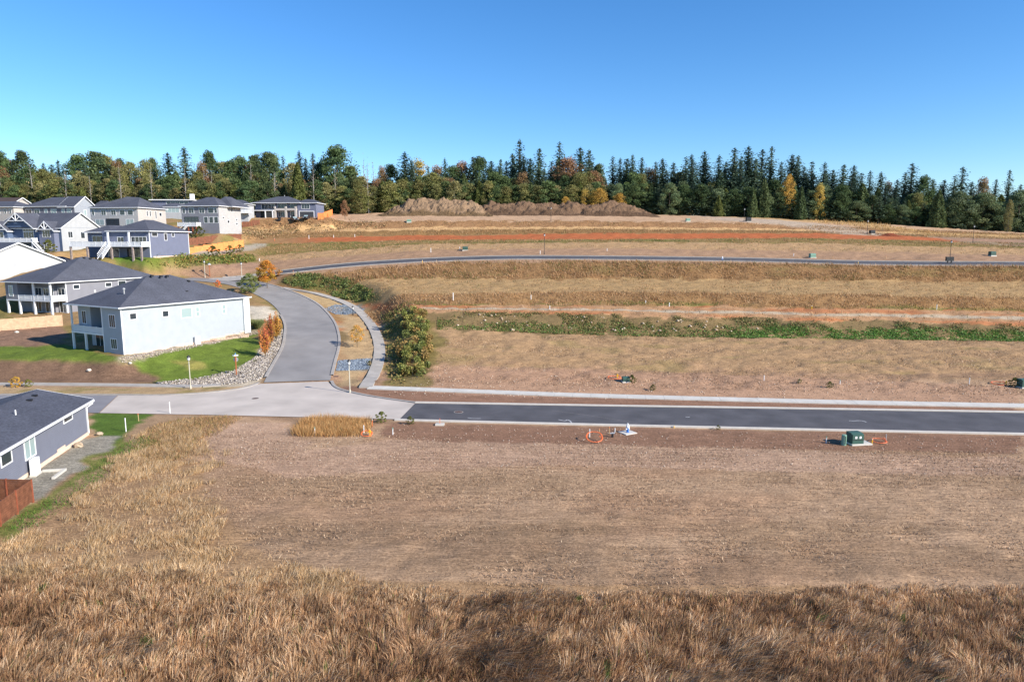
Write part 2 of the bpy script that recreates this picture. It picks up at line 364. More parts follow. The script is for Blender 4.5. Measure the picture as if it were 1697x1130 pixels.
# ================================================================== TERRAIN MESH
def inpoly(px, py, poly):
    c = np.zeros(px.shape, bool); n = len(poly)
    for i in range(n):
        x1, y1 = poly[i]; x2, y2 = poly[(i + 1) % n]
        m = ((y1 > py) != (y2 > py)) & (px < (x2 - x1) * (py - y1) / (y2 - y1 + 1e-12) + x1); c ^= m
    return c
BAND = [  # colour per band between break lines: index k = band after line k
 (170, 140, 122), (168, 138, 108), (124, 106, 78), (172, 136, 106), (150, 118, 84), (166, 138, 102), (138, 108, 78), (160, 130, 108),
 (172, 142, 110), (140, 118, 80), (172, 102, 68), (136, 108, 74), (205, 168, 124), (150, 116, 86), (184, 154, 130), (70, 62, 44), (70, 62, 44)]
def build_terrain():
    ns, ny = 640, 640
    s = np.linspace(-1.5, 1.5, ns); s = np.sign(s) * np.where(abs(s) < .8, abs(s), .8 + (abs(s) - .8) * 1.6)
    y = np.concatenate([np.geomspace(18, 330, ny - 40), np.linspace(335, 900, 40)])
    S, Yg = np.meshgrid(s, y); X = S * Yg
    z, feat, w = Zt(X, Yg, raw=True)
    # soften breaks
    zz = z.copy(); zz[1:-1] = (z[:-2] + 2 * z[1:-1] + z[2:]) / 4; z = np.where((Yg > 101), zz, z)
    d1, _ = near_poly(X, Yg, ROAD2); d2, _ = near_poly(X, Yg, STREET)
    rough = np.clip(np.minimum(d1 - 6, d2 - 7) / 3, 0, 1) * sstep(1.02, 1.2, feat)
    n = fbm(X * .5, Yg * .5, 3, 4) - .5; n2 = fbm(X * 1.6, Yg * 1.6, 9, 3) - .5
    z = z + rough * (n * .55 + n2 * .25)
    z = z - .03 * (Yg < 97); fg = sstep(66, 45, Yg); z = z + fg * ((fbm(X * .35, Yg * .35, 5, 3) - .5) * .35)
    # image position of each vertex, used only to look up which ground patch it lies on
    px, py = proj(X, Yg, z)
    dn = (fbm(X * .35, Yg * .35, 21, 4) - .5); dn2 = (fbm(X * .35 + 40, Yg * .35, 22, 4) - .5)
    sc = 1131 / Yg
    qx = px + dn * 4.2 * sc; qy = py + dn2 * 1.2 * sc * .35
    col = np.zeros(X.shape + (3,)); bf = feat + dn2 * .55 * (feat > 1)
    bi = np.clip(np.floor(bf).astype(int), 0, len(BAND) - 1)
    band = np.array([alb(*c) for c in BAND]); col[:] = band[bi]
    # dirt half of the lots above the second road, gravel path etc
    t = feat - np.floor(feat)
    def put(mask, c, a=1.0):
        m = (mask * a)[..., None] if not isinstance(mask, tuple) else mask
        col[:] = col * (1 - m) + np.array(alb(*c)) * m
    k8 = (np.floor(feat) == 8)
    put(k8 * sstep(.62, .42, t + dn * .25), (160, 130, 108))
    k1 = (np.floor(feat) == 1); put(k1 * sstep(.45, .05, t + dn * .35), (168, 134, 114))
    put(k1 * sstep(.55, .75, fbm(X * .12, Yg * .3, 44, 4)), (150, 130, 92), .7)
    k4 = (np.floor(feat) == 3)
    put(k4 * sstep(.36, .42, t) * sstep(.62, .56, t), (176, 162, 146))
    put(k4 * sstep(.3, .15, t) * sstep(.45, .6, fbm(X * .07, Yg * .4, 61, 3)), (178, 118, 82), .85)
    put(k4 * sstep(.62, .72, t) * sstep(.45, .6, fbm(X * .09, Yg * .4, 62, 3)), (172, 112, 78), .85)
    # scattered green on toes and benches
    gm = fbm(X * .09, Yg * .5, 71, 4)
    put((np.floor(feat) == 4) * sstep(.3, .05, t) * sstep(.5, .62, gm), (104, 112, 58), .85)
    put((np.floor(feat) == 9) * sstep(.45, .6, gm), (112, 108, 62), .8)
    put((np.floor(feat) == 6) * sstep(.55, .7, gm), (116, 104, 68), .6)
    # left defaults
    lw = 1 - w
    put(lw * (Yg > 97), (150, 124, 92)); put(lw * (Yg > 97) * sstep(.45, .65, fbm(X * .2, Yg * .2, 31, 4)), (112, 108, 62), .8)
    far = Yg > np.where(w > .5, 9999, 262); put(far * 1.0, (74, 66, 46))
    def zone(poly, c, a=1.0, pn=None):
        m = inpoly(qx, qy, poly).astype(float)
        m[1:-1, 1:-1] = (m[1:-1, 1:-1] * 2 + m[:-2, 1:-1] + m[2:, 1:-1] + m[1:-1, :-2] + m[1:-1, 2:]) / 6
        if pn is not None: m = m * pn
        put(m, c, a); return m
    near = Yg < 100
    # ---- foreground field
    put(near * (Yg < 97), (178, 149, 125))
    put(near * sstep(.42, .62, fbm(X * .07, Yg * .16, 51, 5)), (170, 138, 114), .8)
    put(near * sstep(.5, .7, fbm(X * .11 + 9, Yg * .3, 52, 5)), (152, 126, 102), .5)
    put(near * sstep(.54, .70, fbm(X * .05 + 3, Yg * .22, 57, 5)), (134, 110, 90), .55)
    zone([(520, 745), (700, 722), (1697, 760), (1697, 790), (900, 770), (500, 790), (330, 760), (360, 700), (480, 700)], (184, 154, 136), .7)
    zone([(640, 700), (1697, 722), (1697, 752), (1100, 740), (640, 728)], (138, 106, 90), .9)
    zone([(560, 640), (1697, 672), (1697, 690), (600, 672)], (142, 110, 94))
    zone([(760, 655), (620, 640), (660, 600), (1697, 640), (1697, 668)], (172, 138, 118), .75)
    zone([(0, 870), (300, 720), (330, 800), (420, 900), (560, 960), (1697, 978), (1697, 1200), (-200, 1200)], (162, 132, 104))
    zone([(-200, 1000), (0, 985), (900, 985), (1697, 985), (1900, 1200), (-200, 1200)], (118, 90, 66))
    zone([(150, 690), (240, 688), (215, 715), (190, 735), (130, 790), (0, 868), (0, 900), (180, 790), (300, 720), (380, 692), (150, 684)], (158, 132, 108))
    zone([(150, 684), (252, 686), (225, 702), (205, 724), (185, 742), (150, 724)], (84, 108, 46))
    zone([(152, 722), (192, 722), (180, 748), (110, 790), (55, 832), (0, 868), (-60, 900), (-60, 800), (60, 780)], (150, 146, 140))
    zone([(195, 728), (215, 735), (120, 812), (0, 900), (0, 880), (110, 800)], (104, 118, 52), .75)
    # ---- left of the side street
    zone([(-200, 596), (100, 597), (215, 602), (262, 634), (-200, 634)], (122, 98, 84))
    zone([(-200, 640), (250, 642), (400, 636), (400, 658), (-200, 657)], (170, 146, 116))
    zone([(-200, 641), (250, 644), (400, 638), (330, 652), (-200, 650)], (128, 122, 72), .6, sstep(.4, .6, fbm(X * .4, Yg * .4, 81, 3)))
    zone([(-200, 574), (60, 571), (110, 570), (195, 592), (330, 565), (420, 549), (432, 585), (400, 615), (300, 632), (262, 634), (215, 601), (100, 597), (-200, 597)], (100, 118, 52))
    zone([(290, 598), (330, 598), (345, 610), (318, 614)], (165, 148, 92), .55)
    zone([(-200, 545), (108, 538), (112, 568), (60, 574), (-200, 576)], (134, 108, 94))
    zone([(195, 592), (420, 545), (420, 552), (330, 572), (240, 592), (195, 600)], (170, 158, 146))
    zone([(300, 634), (400, 612), (432, 588), (440, 560), (470, 545), (474, 575), (450, 612), (420, 640), (330, 642)], (176, 166, 154))
    zone([(190, 424), (275, 418), (262, 440), (200, 440)], (88, 114, 48))
    zone([(300, 424), (335, 414), (440, 402), (440, 410), (380, 420), (320, 428)], (160, 154, 146))
    zone([(270, 440), (380, 432), (460, 440), (400, 458), (330, 462), (270, 452)], (156, 126, 108))
    zone([(240, 426), (300, 426), (420, 424), (420, 434), (330, 440), (250, 446)], (104, 112, 50), .8)
    zone([(398, 506), (440, 508), (462, 522), (452, 532), (418, 531)], (190, 182, 172))
    # ---- street islands and banks
    zone([(478, 482), (560, 492), (600, 512), (575, 520), (520, 500)], (176, 152, 118))
    zone([(565, 515), (608, 530), (624, 580), (600, 640), (552, 640), (572, 600), (576, 560)], (180, 154, 122))
    zone([(560, 508), (600, 506), (606, 518), (575, 522)], (112, 120, 128))
    zone([(560, 598), (612, 594), (612, 613), (560, 615)], (112, 120, 128))
    zone([(480, 455), (540, 455), (620, 480), (640, 500), (600, 505), (540, 485), (470, 470)], (96, 96, 54), .85)
    zone([(640, 520), (700, 515), (735, 560), (720, 640), (640, 642)], (118, 108, 66), .85)
    zone([(590, 505), (660, 503), (700, 512), (640, 516)], (186, 108, 72))
    put((np.floor(feat) == 10) * (1 - sstep(-.05, .1, t + dn * .3) * sstep(1.05, .9, t + dn2 * .3)), (158, 122, 88)); put((np.floor(feat) == 10) * sstep(-.26, -.34, X / Yg), (150, 120, 88), .9)
    # ---- upper hill: gravel tracks on the right
    zone([(1150, 362), (1260, 362), (1400, 375), (1450, 385), (1480, 392), (1390, 388), (1290, 372)], (176, 162, 150), .85)
    zone([(1090, 352), (1170, 354), (1300, 365), (1240, 368)], (178, 160, 148), .8)
    zone([(1490, 386), (1580, 392), (1720, 396), (1720, 412), (1600, 402)], (150, 136, 122), .7)
    zone([(1120, 356), (1320, 355), (1460, 372), (1560, 386), (1697, 388), (1697, 396), (1540, 392), (1400, 372), (1250, 362)], (178, 148, 104), .7)
    # mottling
    mt = .80 + .40 * fbm(X * .8, Yg * .8, 91, 4); col *= mt[..., None]; col *= np.array([1.02, .98, .86])
    V = np.stack([X, Yg, z], -1).reshape(-1, 3)
    i = np.arange((ny - 1) * (ns - 1)); r, c = i // (ns - 1), i % (ns - 1); a = r * ns + c
    T = np.stack([a, a + 1, a + ns + 1, a + ns], 1)
    o = mesh_np('ground', V, T, M['ground'], col.reshape(-1, 3), smooth=True)
    tag(o, 'bare graded hillside with dry grass terraces and worn dirt lots', None, None, 'structure')
    at = o.data.attributes.new('track', 'FLOAT', 'POINT')
    tr = (sstep(36, 42, Yg) * sstep(78, 68, Yg) + .6 * (np.floor(feat) == 1) * near_ok(Yg)).astype(np.float32)
    at.data.foreach_set('value', tr.ravel())
def near_ok(Y): return (Y > 92).astype(float)
def ground_mat():
    m = bpy.data.materials.new('ground'); m.use_nodes = True; N = m.node_tree.nodes; L = m.node_tree.links; b = N['Principled BSDF']
    b.inputs['Roughness'].default_value = .95; b.inputs['Specular IOR Level'].default_value = .1
    a = N.new('ShaderNodeAttribute'); a.attribute_name = 'Col'; tr = N.new('ShaderNodeAttribute'); tr.attribute_name = 'track'
    tc = N.new('ShaderNodeTexCoord')
    def noise(sc, det, rough=.6, mapping=None):
        n = N.new('ShaderNodeTexNoise'); n.inputs['Scale'].default_value = sc; n.inputs['Detail'].default_value = det; n.inputs['Roughness'].default_value = rough
        if mapping:
            mp = N.new('ShaderNodeMapping'); mp.inputs['Scale'].default_value = mapping[0]; mp.inputs['Rotation'].default_value = (0, 0, mapping[1])
            L.new(tc.outputs['Object'], mp.inputs[0]); L.new(mp.outputs[0], n.inputs['Vector'])
        else: L.new(tc.outputs['Object'], n.inputs['Vector'])
        return n.outputs[0]
    def mr(i, a0, a1, b0, b1):
        r = N.new('ShaderNodeMapRange'); 
        for k, v in enumerate((a0, a1, b0, b1)): r.inputs[k + 1].default_value = v
        L.new(i, r.inputs[0]); return r.outputs[0]
    def mul(p, q, op='MULTIPLY'):
        r = N.new('ShaderNodeMath'); r.operation = op
        for k, v in enumerate((p, q)):
            if isinstance(v, (int, float)): r.inputs[k].default_value = v
            else: L.new(v, r.inputs[k])
        return r.outputs[0]
    n1 = noise(5, 8, .75); n2 = noise(.8, 5, .65); n3 = noise(1.4, 6, .7, ((.35, 2.6, 1), -.05)); n4 = noise(2.2, 6, .75, ((.5, 2.2, 1), .35))
    f = mul(mr(n1, .32, .68, .62, 1.38), mr(n2, .3, .7, .86, 1.14))
    st = mul(mr(n3, .34, .66, .82, 1.16), mr(n4, .34, .66, .80, 1.18))
    n5 = noise(.9, 5, .7, ((.22, 4.5, 1), -.06)); n6 = noise(7, 3, .6, ((.6, 2.4, 1), .5))
    st = mul(st, mul(mr(n5, .36, .66, .84, 1.12), mr(n6, .35, .65, .72, 1.25)))
    mx = N.new('ShaderNodeMix'); mx.data_type = 'FLOAT'; L.new(tr.outputs['Fac'], mx.inputs[0]); mx.inputs[2].default_value = 1; L.new(st, mx.inputs[3])
    f = mul(f, mx.outputs[0])
    x = N.new('ShaderNodeMix'); x.data_type = 'RGBA'; x.blend_type = 'MULTIPLY'; x.inputs[0].default_value = 1
    L.new(a.outputs['Color'], x.inputs[6]); L.new(f, x.inputs[7]); L.new(x.outputs[2], b.inputs['Base Color'])
    h = mul(mul(n1, .5), mul(mul(n6, n5), mul(tr.outputs['Fac'], 1.0)), 'ADD')
    bp = N.new('ShaderNodeBump'); bp.inputs['Strength'].default_value = .8; bp.inputs['Distance'].default_value = .12
    L.new(h, bp.inputs['Height']); L.new(bp.outputs[0], b.inputs['Normal'])
    return m
M['ground'] = ground_mat()
build_terrain()
# ================================================================== ROADS
def sheet(name, pix, z, m, label=None, kind='structure'):
    mb = MB(); pts = [PZ(X, R, 0) for (X, R) in pix]
    mb.quad(*[(p[0], p[1], z) for p in pts])
    o = mb.build(name, m)
    if o.data.polygons[0].normal.z < 0: o.data.flip_normals()
    if kind: o['kind'] = kind
    if label: o['label'] = label
    return o
def ribbon(name, path, w0, w1, dz, m, thick=.0, kind='structure', parent=None, tilt=0.0):
    """strip along path between lateral offsets w0..w1 (right positive), following the path's z"""
    p = np.asarray(path, float); d = np.gradient(p[:, :2], axis=0); d /= np.linalg.norm(d, axis=1)[:, None]; r = np.stack([d[:, 1], -d[:, 0]], 1)
    mb = MB(); n = len(p)
    for i in range(n):
        for (w, h) in ((w0, 0), (w1, 0), (w1, -thick), (w0, -thick)):
            mb.v.append((p[i, 0] + r[i, 0] * w, p[i, 1] + r[i, 1] * w, p[i, 2] + dz + h + r[i, 1] * w * tilt))
    for i in range(n - 1):
        a = i * 4; c = a + 4
        mb.f.append((a, a + 1, c + 1, c))
        if thick:
            mb.f.append((a + 1, a + 2, c + 2, c + 1)); mb.f.append((a + 3, a, c, c + 3))
    o = mb.build(name, m, parent)
    if o.data.polygons[0].normal.z < 0: o.data.flip_normals()
    if kind and not parent: o['kind'] = kind
    return o
# the concrete crossing, the new asphalt street, the older asphalt at the far left
sheet('concrete_road', [(165, 684.5), (320, 687), (470, 690.5), (560, 692.5), (662, 695), (688, 668.5), (640, 661), (600, 654), (566, 646), (548, 637), (540, 629), (446, 632), (425, 638), (400, 645), (340, 652), (270, 656), (196, 655.5)], .030, M['concrete_road'], 'pale concrete street crossing with joints and tyre marks')
sheet('asphalt_street', [(662, 695.2), (1000, 703), (1400, 712), (1697, 718), (2150, 728), (2150, 693), (1697, 684.5), (1400, 679.5), (1000, 673.5), (688.5, 668.5)], .030, M['asphalt_new'], 'fresh dark asphalt street between pale concrete kerbs')
sheet('asphalt_apron', [(-300, 690), (0, 684), (164, 684.3), (195, 655.5), (0, 655), (-300, 657)], .026, M['asphalt_patch'], 'grey asphalt street beside the near house')
def pxpath(pts, z=0, n=8):
    return smooth_poly([PZ(X, R, z) for (X, R) in pts], n)
# kerbs of the main street (real steps)
KN = pxpath([(655, 695.6), (1000, 704), (1400, 713), (1697, 719.2), (2150, 729.5)])
ribbon('kerb', KN, -.1, .38, .13, M['kerb'], .16)
KF = pxpath([(688, 667.8), (1000, 673), (1400, 679), (1697, 684), (2150, 692.5)])
ribbon('kerb', KF, -.42, .1, .13, M['kerb'], .16)
KC = pxpath([(548, 632), (553, 640), (566, 646.5), (600, 654.5), (640, 661.3), (688, 667.8)], 0, 6)
ribbon('kerb', KC, -.34, .1, .125, M['kerb_old'], .16)
KL = pxpath([(0, 654.5), (196, 655), (270, 655.3), (340, 651.5), (400, 644.2), (425, 637), (440, 631)], 0, 6)
ribbon('kerb', KL, -.34, .1, .122, M['kerb_old'], .16)
# side street climbing the hill
SS = np.array(STREET); SS[:, 2] += 0.0
i0 = 2
ribbon('asphalt_side_street', SS[i0:], -4.7, 4.7, .03, M['asphalt_old'])['label'] = 'curving grey asphalt side street climbing past the corner house'
ribbon('kerb', SS[i0 + 2:46], 4.55, 5.0, .14, M['kerb_old'], .2)
ribbon('kerb', SS[i0 + 2:28], -5.0, -4.55, .14, M['kerb_old'], .2)
R2 = np.array(ROAD2)
ribbon('asphalt_upper_street', R2[10:], -3.4, 3.4, .035, M['asphalt_new'], tilt=.10)['label'] = 'dark asphalt upper street crossing the hillside'
ribbon('kerb', R2[2:], -3.95, -3.35, .16, M['kerb_old'], .2, tilt=.10); ribbon('kerb', R2[12:], 3.35, 3.7, .14, M['kerb_old'], .2, tilt=.10)
ribbon('concrete_upper_crossing', R2[:11], -3.45, 3.45, .045, M['concrete_old'], tilt=.10)
# pavements laid in slabs
def pavement(name, label, path, w, slab, m, dz=.1, drape=True, gap=.02):
    p = np.asarray(path, float); seg = np.linalg.norm(np.diff(p[:, :2], axis=0), axis=1); s = np.concatenate([[0], np.cumsum(seg)])
    root = empty(name, tuple(p[0])); tag(root, label, None, None, 'structure')
    n = int(s[-1] / slab); dd = p[0]
    for i in range(n):
        a, b = i * slab + gap / 2, (i + 1) * slab - gap / 2
        A = [np.interp(a, s, p[:, k]) for k in range(3)]; B = [np.interp(b, s, p[:, k]) for k in range(3)]
        d = np.array([B[0] - A[0], B[1] - A[1]]); d /= np.linalg.norm(d); r = np.array([d[1], -d[0]])
        mb = MB(); jz = random.uniform(-.006, .006)
        for h in (dz + jz, -.25):
            for (q, sg) in ((A, -1), (A, 1), (B, 1), (B, -1)):
                mb.v.append((q[0] + r[0] * sg * w / 2 - dd[0], q[1] + r[1] * sg * w / 2 - dd[1], q[2] + h - dd[2]))
        mb.f += [(0, 1, 2, 3), (4, 7, 6, 5), (0, 4, 5, 1), (1, 5, 6, 2), (2, 6, 7, 3), (3, 7, 4, 0)]
        mb.build('slab', m, root)
    return root
pavement('pavement', 'bright new concrete pavement behind the asphalt street', pxpath([(612, 642.5), (800, 649.5), (1000, 656.5), (1400, 667), (1697, 672.8), (2000, 678.5)]), 1.9, 2.4, M['concrete'], .13)
pavement('pavement', 'grey pavement in front of the dark soil bank', pxpath([(-120, 636), (0, 636.5), (150, 637.5), (250, 639), (330, 640), (390, 635)]), 1.6, 2.4, M['concrete_old'], .10)
def gpath(pts, n=8, lift=0.0):
    q = smooth_poly([G(*p) for p in pts], n); q[:, 2] = Zt(q[:, 0], q[:, 1]) + lift
    for _ in range(4): q[1:-1, 2] = (q[:-2, 2] + q[1:-1, 2] * 2 + q[2:, 2]) / 4
    return q
WALK = gpath([(606, 643), (619, 622), (627, 600), (629, 578), (624, 556), (612, 535), (594, 516), (568, 501), (535, 490), (500, 482), (466, 477)], 8)
pavement('pavement', 'grey footpath curving up beside the side street', WALK, 1.9, 2.0, M['concrete_old'], .16)
# ================================================================== HOUSES
def sid(name, r, g, b): 
    M[name] = mat_siding(name, alb(r, g, b, 1.75)); return M[name]
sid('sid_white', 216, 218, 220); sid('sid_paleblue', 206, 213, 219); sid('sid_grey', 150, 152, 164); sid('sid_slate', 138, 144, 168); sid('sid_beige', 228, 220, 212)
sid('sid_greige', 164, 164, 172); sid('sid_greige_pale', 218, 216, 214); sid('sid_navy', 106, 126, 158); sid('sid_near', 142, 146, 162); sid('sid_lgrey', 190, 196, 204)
M['trim'] = mat('white_trim', (.74, .75, .76), .5)
M['trim_dark'] = mat('dark_trim', (.03, .03, .035), .5)
M['foundation'] = mat('foundation_concrete', alb(226, 200, 178), .85, noise=.1)
M['interior_shade'] = mat('painted_interior_shade', (.05, .055, .065), .8)  # near-black colour that paints in the shade inside the garage
M['deckwood'] = mat('deck_boards', alb(150, 120, 100), .8, noise=.2)
M['redwood'] = mat('stained_timber', alb(150, 84, 60), .75, noise=.25, nscale=3)
M['vent'] = mat('vent_black', (.015, .015, .018), .6)
M['stone'] = mat('ledge_stone', alb(150, 136, 130), .85, noise=.35, nscale=3, bump=.5, bscale=8)
def window(h, o, t, n, u, z, w, hh, panes=1, rows=1, off=.0, glass='glass', trim='trim', fw=.11):
    """trimmed window: window(frame) > pane"""
    mb = MB(); d0, d1 = off + .003, off + .06
    mb.obox(o, t, n, u - w / 2 - fw, u + w / 2 + fw, z - fw, z, d0, d1); mb.obox(o, t, n, u - w / 2 - fw, u + w / 2 + fw, z + hh, z + hh + fw, d0, d1)
    mb.obox(o, t, n, u - w / 2 - fw, u - w / 2, z, z + hh, d0, d1 - .002); mb.obox(o, t, n, u + w / 2, u + w / 2 + fw, z, z + hh, d0, d1 - .002)
    mw = .06; pw = (w - mw * (panes - 1)) / panes; ph = (hh - mw * (rows - 1)) / rows
    for i in range(1, panes): x = u - w / 2 + i * (pw + mw) - mw; mb.obox(o, t, n, x, x + mw, z, z + hh, d0, d1 - .01)
    for j in range(1, rows): q = z + j * (ph + mw) - mw; mb.obox(o, t, n, u - w / 2, u + w / 2, q, q + mw, d0, d1 - .014)
    f = mb.build('window', M[trim], h)
    for i in range(panes):
        for j in range(rows):
            x = u - w / 2 + i * (pw + mw); q = z + j * (ph + mw)
            MB().obox(o, t, n, x, x + pw, q, q + ph, d0, off + .025).build('pane', M[glass], f)
    return f
FR = lambda y=0: ((0, y), (1, 0), (0, -1))        # front wall plane, u = local x
RT = lambda x=0: ((x, 0), (0, 1), (1, 0))         # right wall plane, u = local y
def hip(h, x0, x1, y0, y1, ze, R0, R1, axis='y', o=.55, m='roof', name='roof', rake=None):
    a = (x0 - o, y0 - o, ze); b = (x1 + o, y0 - o, ze); c = (x1 + o, y1 + o, ze); d = (x0 - o, y1 + o, ze)
    if axis == 'y': fs = [(a, b, R0), (b, c, R1, R0), (c, d, R1), (d, a, R0, R1)]
    else: fs = [(a, b, R1, R0), (b, c, R1), (c, d, R0, R1), (d, a, R0)]
    mb = MB()
    for f in fs: mb.quad(*f)
    mb.quad(*[(q[0], q[1], q[2] - .02) for q in (d, c, b, a)])
    r = mb.build(name, M[m], h)
    g = MB(); k = .16
    for (p, q) in ((a, b), (b, c), (c, d), (d, a)):
        t = Vector((q[0] - p[0], q[1] - p[1])).normalized(); n = (t[1], -t[0]); L_ = math.hypot(q[0] - p[0], q[1] - p[1])
        g.obox((p[0], p[1]), tuple(t), n, -.0, L_ + .1, ze - k, ze + .02, .003, .11)
    g.build('gutter', M['trim'], r); return r
def gable(h, x0, x1, y0, y1, ze, zr, axis='y', o=.5, m='roof', wallm='sid_white', ends=(1, 1), name='roof', trim='trim'):
    """gable roof slabs with barge boards and gable wall triangles; axis is the ridge direction"""
    mb = MB(); t = .16; bb = MB()
    if axis == 'y': xm = (x0 + x1) / 2; f = lambda s, q, z: (s, q, z); s0, s1, q0, q1 = x0, x1, y0, y1
    else: f = lambda s, q, z: (q, s, z); s0, s1, q0, q1 = y0, y1, x0, x1
    sm = (s0 + s1) / 2; sl = (zr - ze) / (sm - s0); za = ze - o * sl
    for (sa, sg) in ((s0 - o, -1), (s1 + o, 1)):
        P4 = [f(sa, q0 - o, za), f(sa, q1 + o, za), f(sm, q1 + o, zr), f(sm, q0 - o, zr)]
        mb.quad(*[(p[0], p[1], p[2] + t) for p in P4]); mb.quad(*P4[::-1])
        mb.quad(P4[0], P4[1], (P4[1][0], P4[1][1], P4[1][2] + t), (P4[0][0], P4[0][1], P4[0][2] + t))
        for (qq, dq) in ((q0 - o, -1), (q1 + o, 1)):     # barge boards
            A = [f(sa, qq + dq * .004, za - .14), f(sm, qq + dq * .004, zr - .14), f(sm, qq + dq * .004, zr + t + .01), f(sa, qq + dq * .004, za + t + .01)]
            B = [f(p_[0] if axis == 'y' else p_[1], qq + dq * .07, p_[2]) for p_ in A]
            n = len(bb.v); bb.v += A + B
            for q in ((0, 1, 2, 3), (4, 7, 6, 5), (0, 4, 5, 1), (1, 5, 6, 2), (2, 6, 7, 3), (3, 7, 4, 0)): bb.f.append(tuple(n + i for i in q))
        # gutter
        g0, g1 = sorted((sa, sa + sg * .1))
        if axis == 'y': bb.box(g0 + (.004 if sg > 0 else 0), g1 - (.004 if sg < 0 else 0), q0 - o, q1 + o, za - .12, za + .1)
        else: bb.box(q0 - o, q1 + o, g0 + (.004 if sg > 0 else 0), g1 - (.004 if sg < 0 else 0), za - .12, za + .1)
    r = mb.build(name, M[m], h); bb.build('bargeboard', M[trim], r)
    for (k, qq) in ((0, q0), (1, q1)):
        if ends[k]: MB().quad(f(s0, qq, ze), f(s1, qq, ze), f(sm, qq, zr - .02)).build('gable_wall', M[wallm], h)
    return r
def rail(h, pts, z, hh=1.0, m='trim', gap=.13):
    mb = MB()
    for (p, q) in zip(pts[:-1], pts[1:]):
        L_ = math.hypot(q[0] - p[0], q[1] - p[1]); t = ((q[0] - p[0]) / L_, (q[1] - p[1]) / L_); n = (t[1], -t[0])
        mb.obox(p, t, n, 0, L_, z + hh - .08, z + hh, -.06, .06); mb.obox(p, t, n, 0, L_, z + .08, z + .15, -.035, .035)
        k = int(L_ / gap)
        for i in range(k):
            u = (i + .5) * L_ / k; mb.obox(p, t, n, u - .03, u + .03, z + .15, z + hh - .08, -.03, .03)
        k = max(1, round(L_ / 1.9))
        for i in range(k + 1): u = i * L_ / k; mb.obox(p, t, n, u - .065, u + .065, z, z + hh + .06, -.065, .065)
    return mb.build('railing', M[m], h)
def posts(h, pts, z0, z1, w=.14, m='trim'):
    for (x, y) in pts: MB().box(x - w, x + w, y - w, y + w, z0, z1).build('post', M[m], h)
def vents(h, pts):
    for p in pts: MB().box(p[0] - .22, p[0] + .22, p[1] - .2, p[1] + .2, p[2] - .1, p[2] + .2).build('roof_vent', M['vent'], h)
def house(key, name, label):
    d = HS[key]; h = empty(name, d['loc'], d['rz']); tag(h, label, 'house', 'houses of the new estate'); return h, d['W'], d['L']
def walls(h, m, x0, x1, y0, y1, z0, z1, name='wall'):
    mb = MB(); mb.box(x0, x1, y0, y1, z0, z1); return mb.build(name, M[m], h)
def corner_boards(h, pts, z0, z1, w=.1):
    for (x, y, sx, sy) in pts:
        mb = MB(); mb.box(min(x, x + sx * .02), max(x, x + sx * .02), min(y, y - sy * w * 1.6), max(y, y - sy * w * 1.6), z0, z1)
        mb.box(min(x - sx * w * 1.6, x + sx * .021), max(x - sx * w * 1.6, x + sx * .021), min(y, y + sy * .022), max(y, y + sy * .022), z0, z1)
        mb.build('corner_board', M['trim'], h)
def heat_pump(name, label, loc, rz, w=.95, hh=1.35):
    h = empty(name, loc, rz); tag(h, label, 'heat pump', 'outdoor heat pump units')
    MB().box(0, .38, -w / 2, w / 2, .08, hh).build('casing', M['white'], h)
    for z in (hh * .30, hh * .72):
        g = MB(); rr = .26
        for k in range(16):
            a, b = 2 * math.pi * k / 16, 2 * math.pi * (k + 1) / 16
            for (r0, r1) in ((.2, .26), (.08, .12)):
                g.quad((.385, r0 * math.cos(a), z + r0 * math.sin(a)), (.385, r1 * math.cos(a), z + r1 * math.sin(a)), (.385, r1 * math.cos(b), z + r1 * math.sin(b)), (.385, r0 * math.cos(b), z + r0 * math.sin(b)))
        g.build('fan_grille', M['grey_metal'], h)
    MB().box(-.06, .44, -w / 2 - .05, w / 2 + .05, -.1, .075).build('pad', M['concrete'], h)
    return h
# ---- H1 corner house with pale blue siding
h, W_, L_ = house('h1', 'corner_house', 'pale blue house with charcoal hip roof on the lawn at the street corner')
E = 7.5
walls(h, 'sid_paleblue', -5.2, 0, 0, L_, -.1, E); walls(h, 'sid_paleblue', -W_, -5.2, 3.2, L_, -.1, E)
walls(h, 'sid_paleblue', -W_, -10.6, 1.3, 3.2, 3.0, E, 'bay_wall')
MB().box(-W_ - .02, .03, 5, L_ + .03, -1.2, .28).build('foundation', M['foundation'], h)
MB().box(-5.3, .025, -.025, 5.02, -1.2, .12).build('foundation', M['foundation'], h)
st = MB()
for k in range(5): st.box(-.5, .034 + k * .0, 9 + k * 3.2, L_ + .035 + k * .002, -.6, .28 + .2 * (k + 1) - .0)
st.build('stepped_foundation', M['foundation'], h)
hip(h, -W_, 0, 0, L_, E, (-W_ / 2, 9.3, E + 4.3), (-W_ / 2, 13.5, E + 4.3))
MB().box(-W_, -5.2, -.0, 3.2, 2.75, 3.0).build('deck', M['trim'], h)
rail(h, [(-W_ + .08, 3.1), (-W_ + .08, .08), (-5.3, .08)], 3.0, 1.0)
posts(h, [(-W_ + .15, .15), (-10.4, .15)], -.4, 2.75); posts(h, [(-W_ + .15, .15), (-5.35, .2)], 4.05, E - .02, .12)
corner_boards(h, [(0, 0, 1, -1), (-5.2, 0, -1, -1), (0, L_, 1, 1)], .12, E)
MB().box(-.05, .35, L_ - 1.0, L_ + .28, .9, E - .1).build('pilaster', M['white'], h)
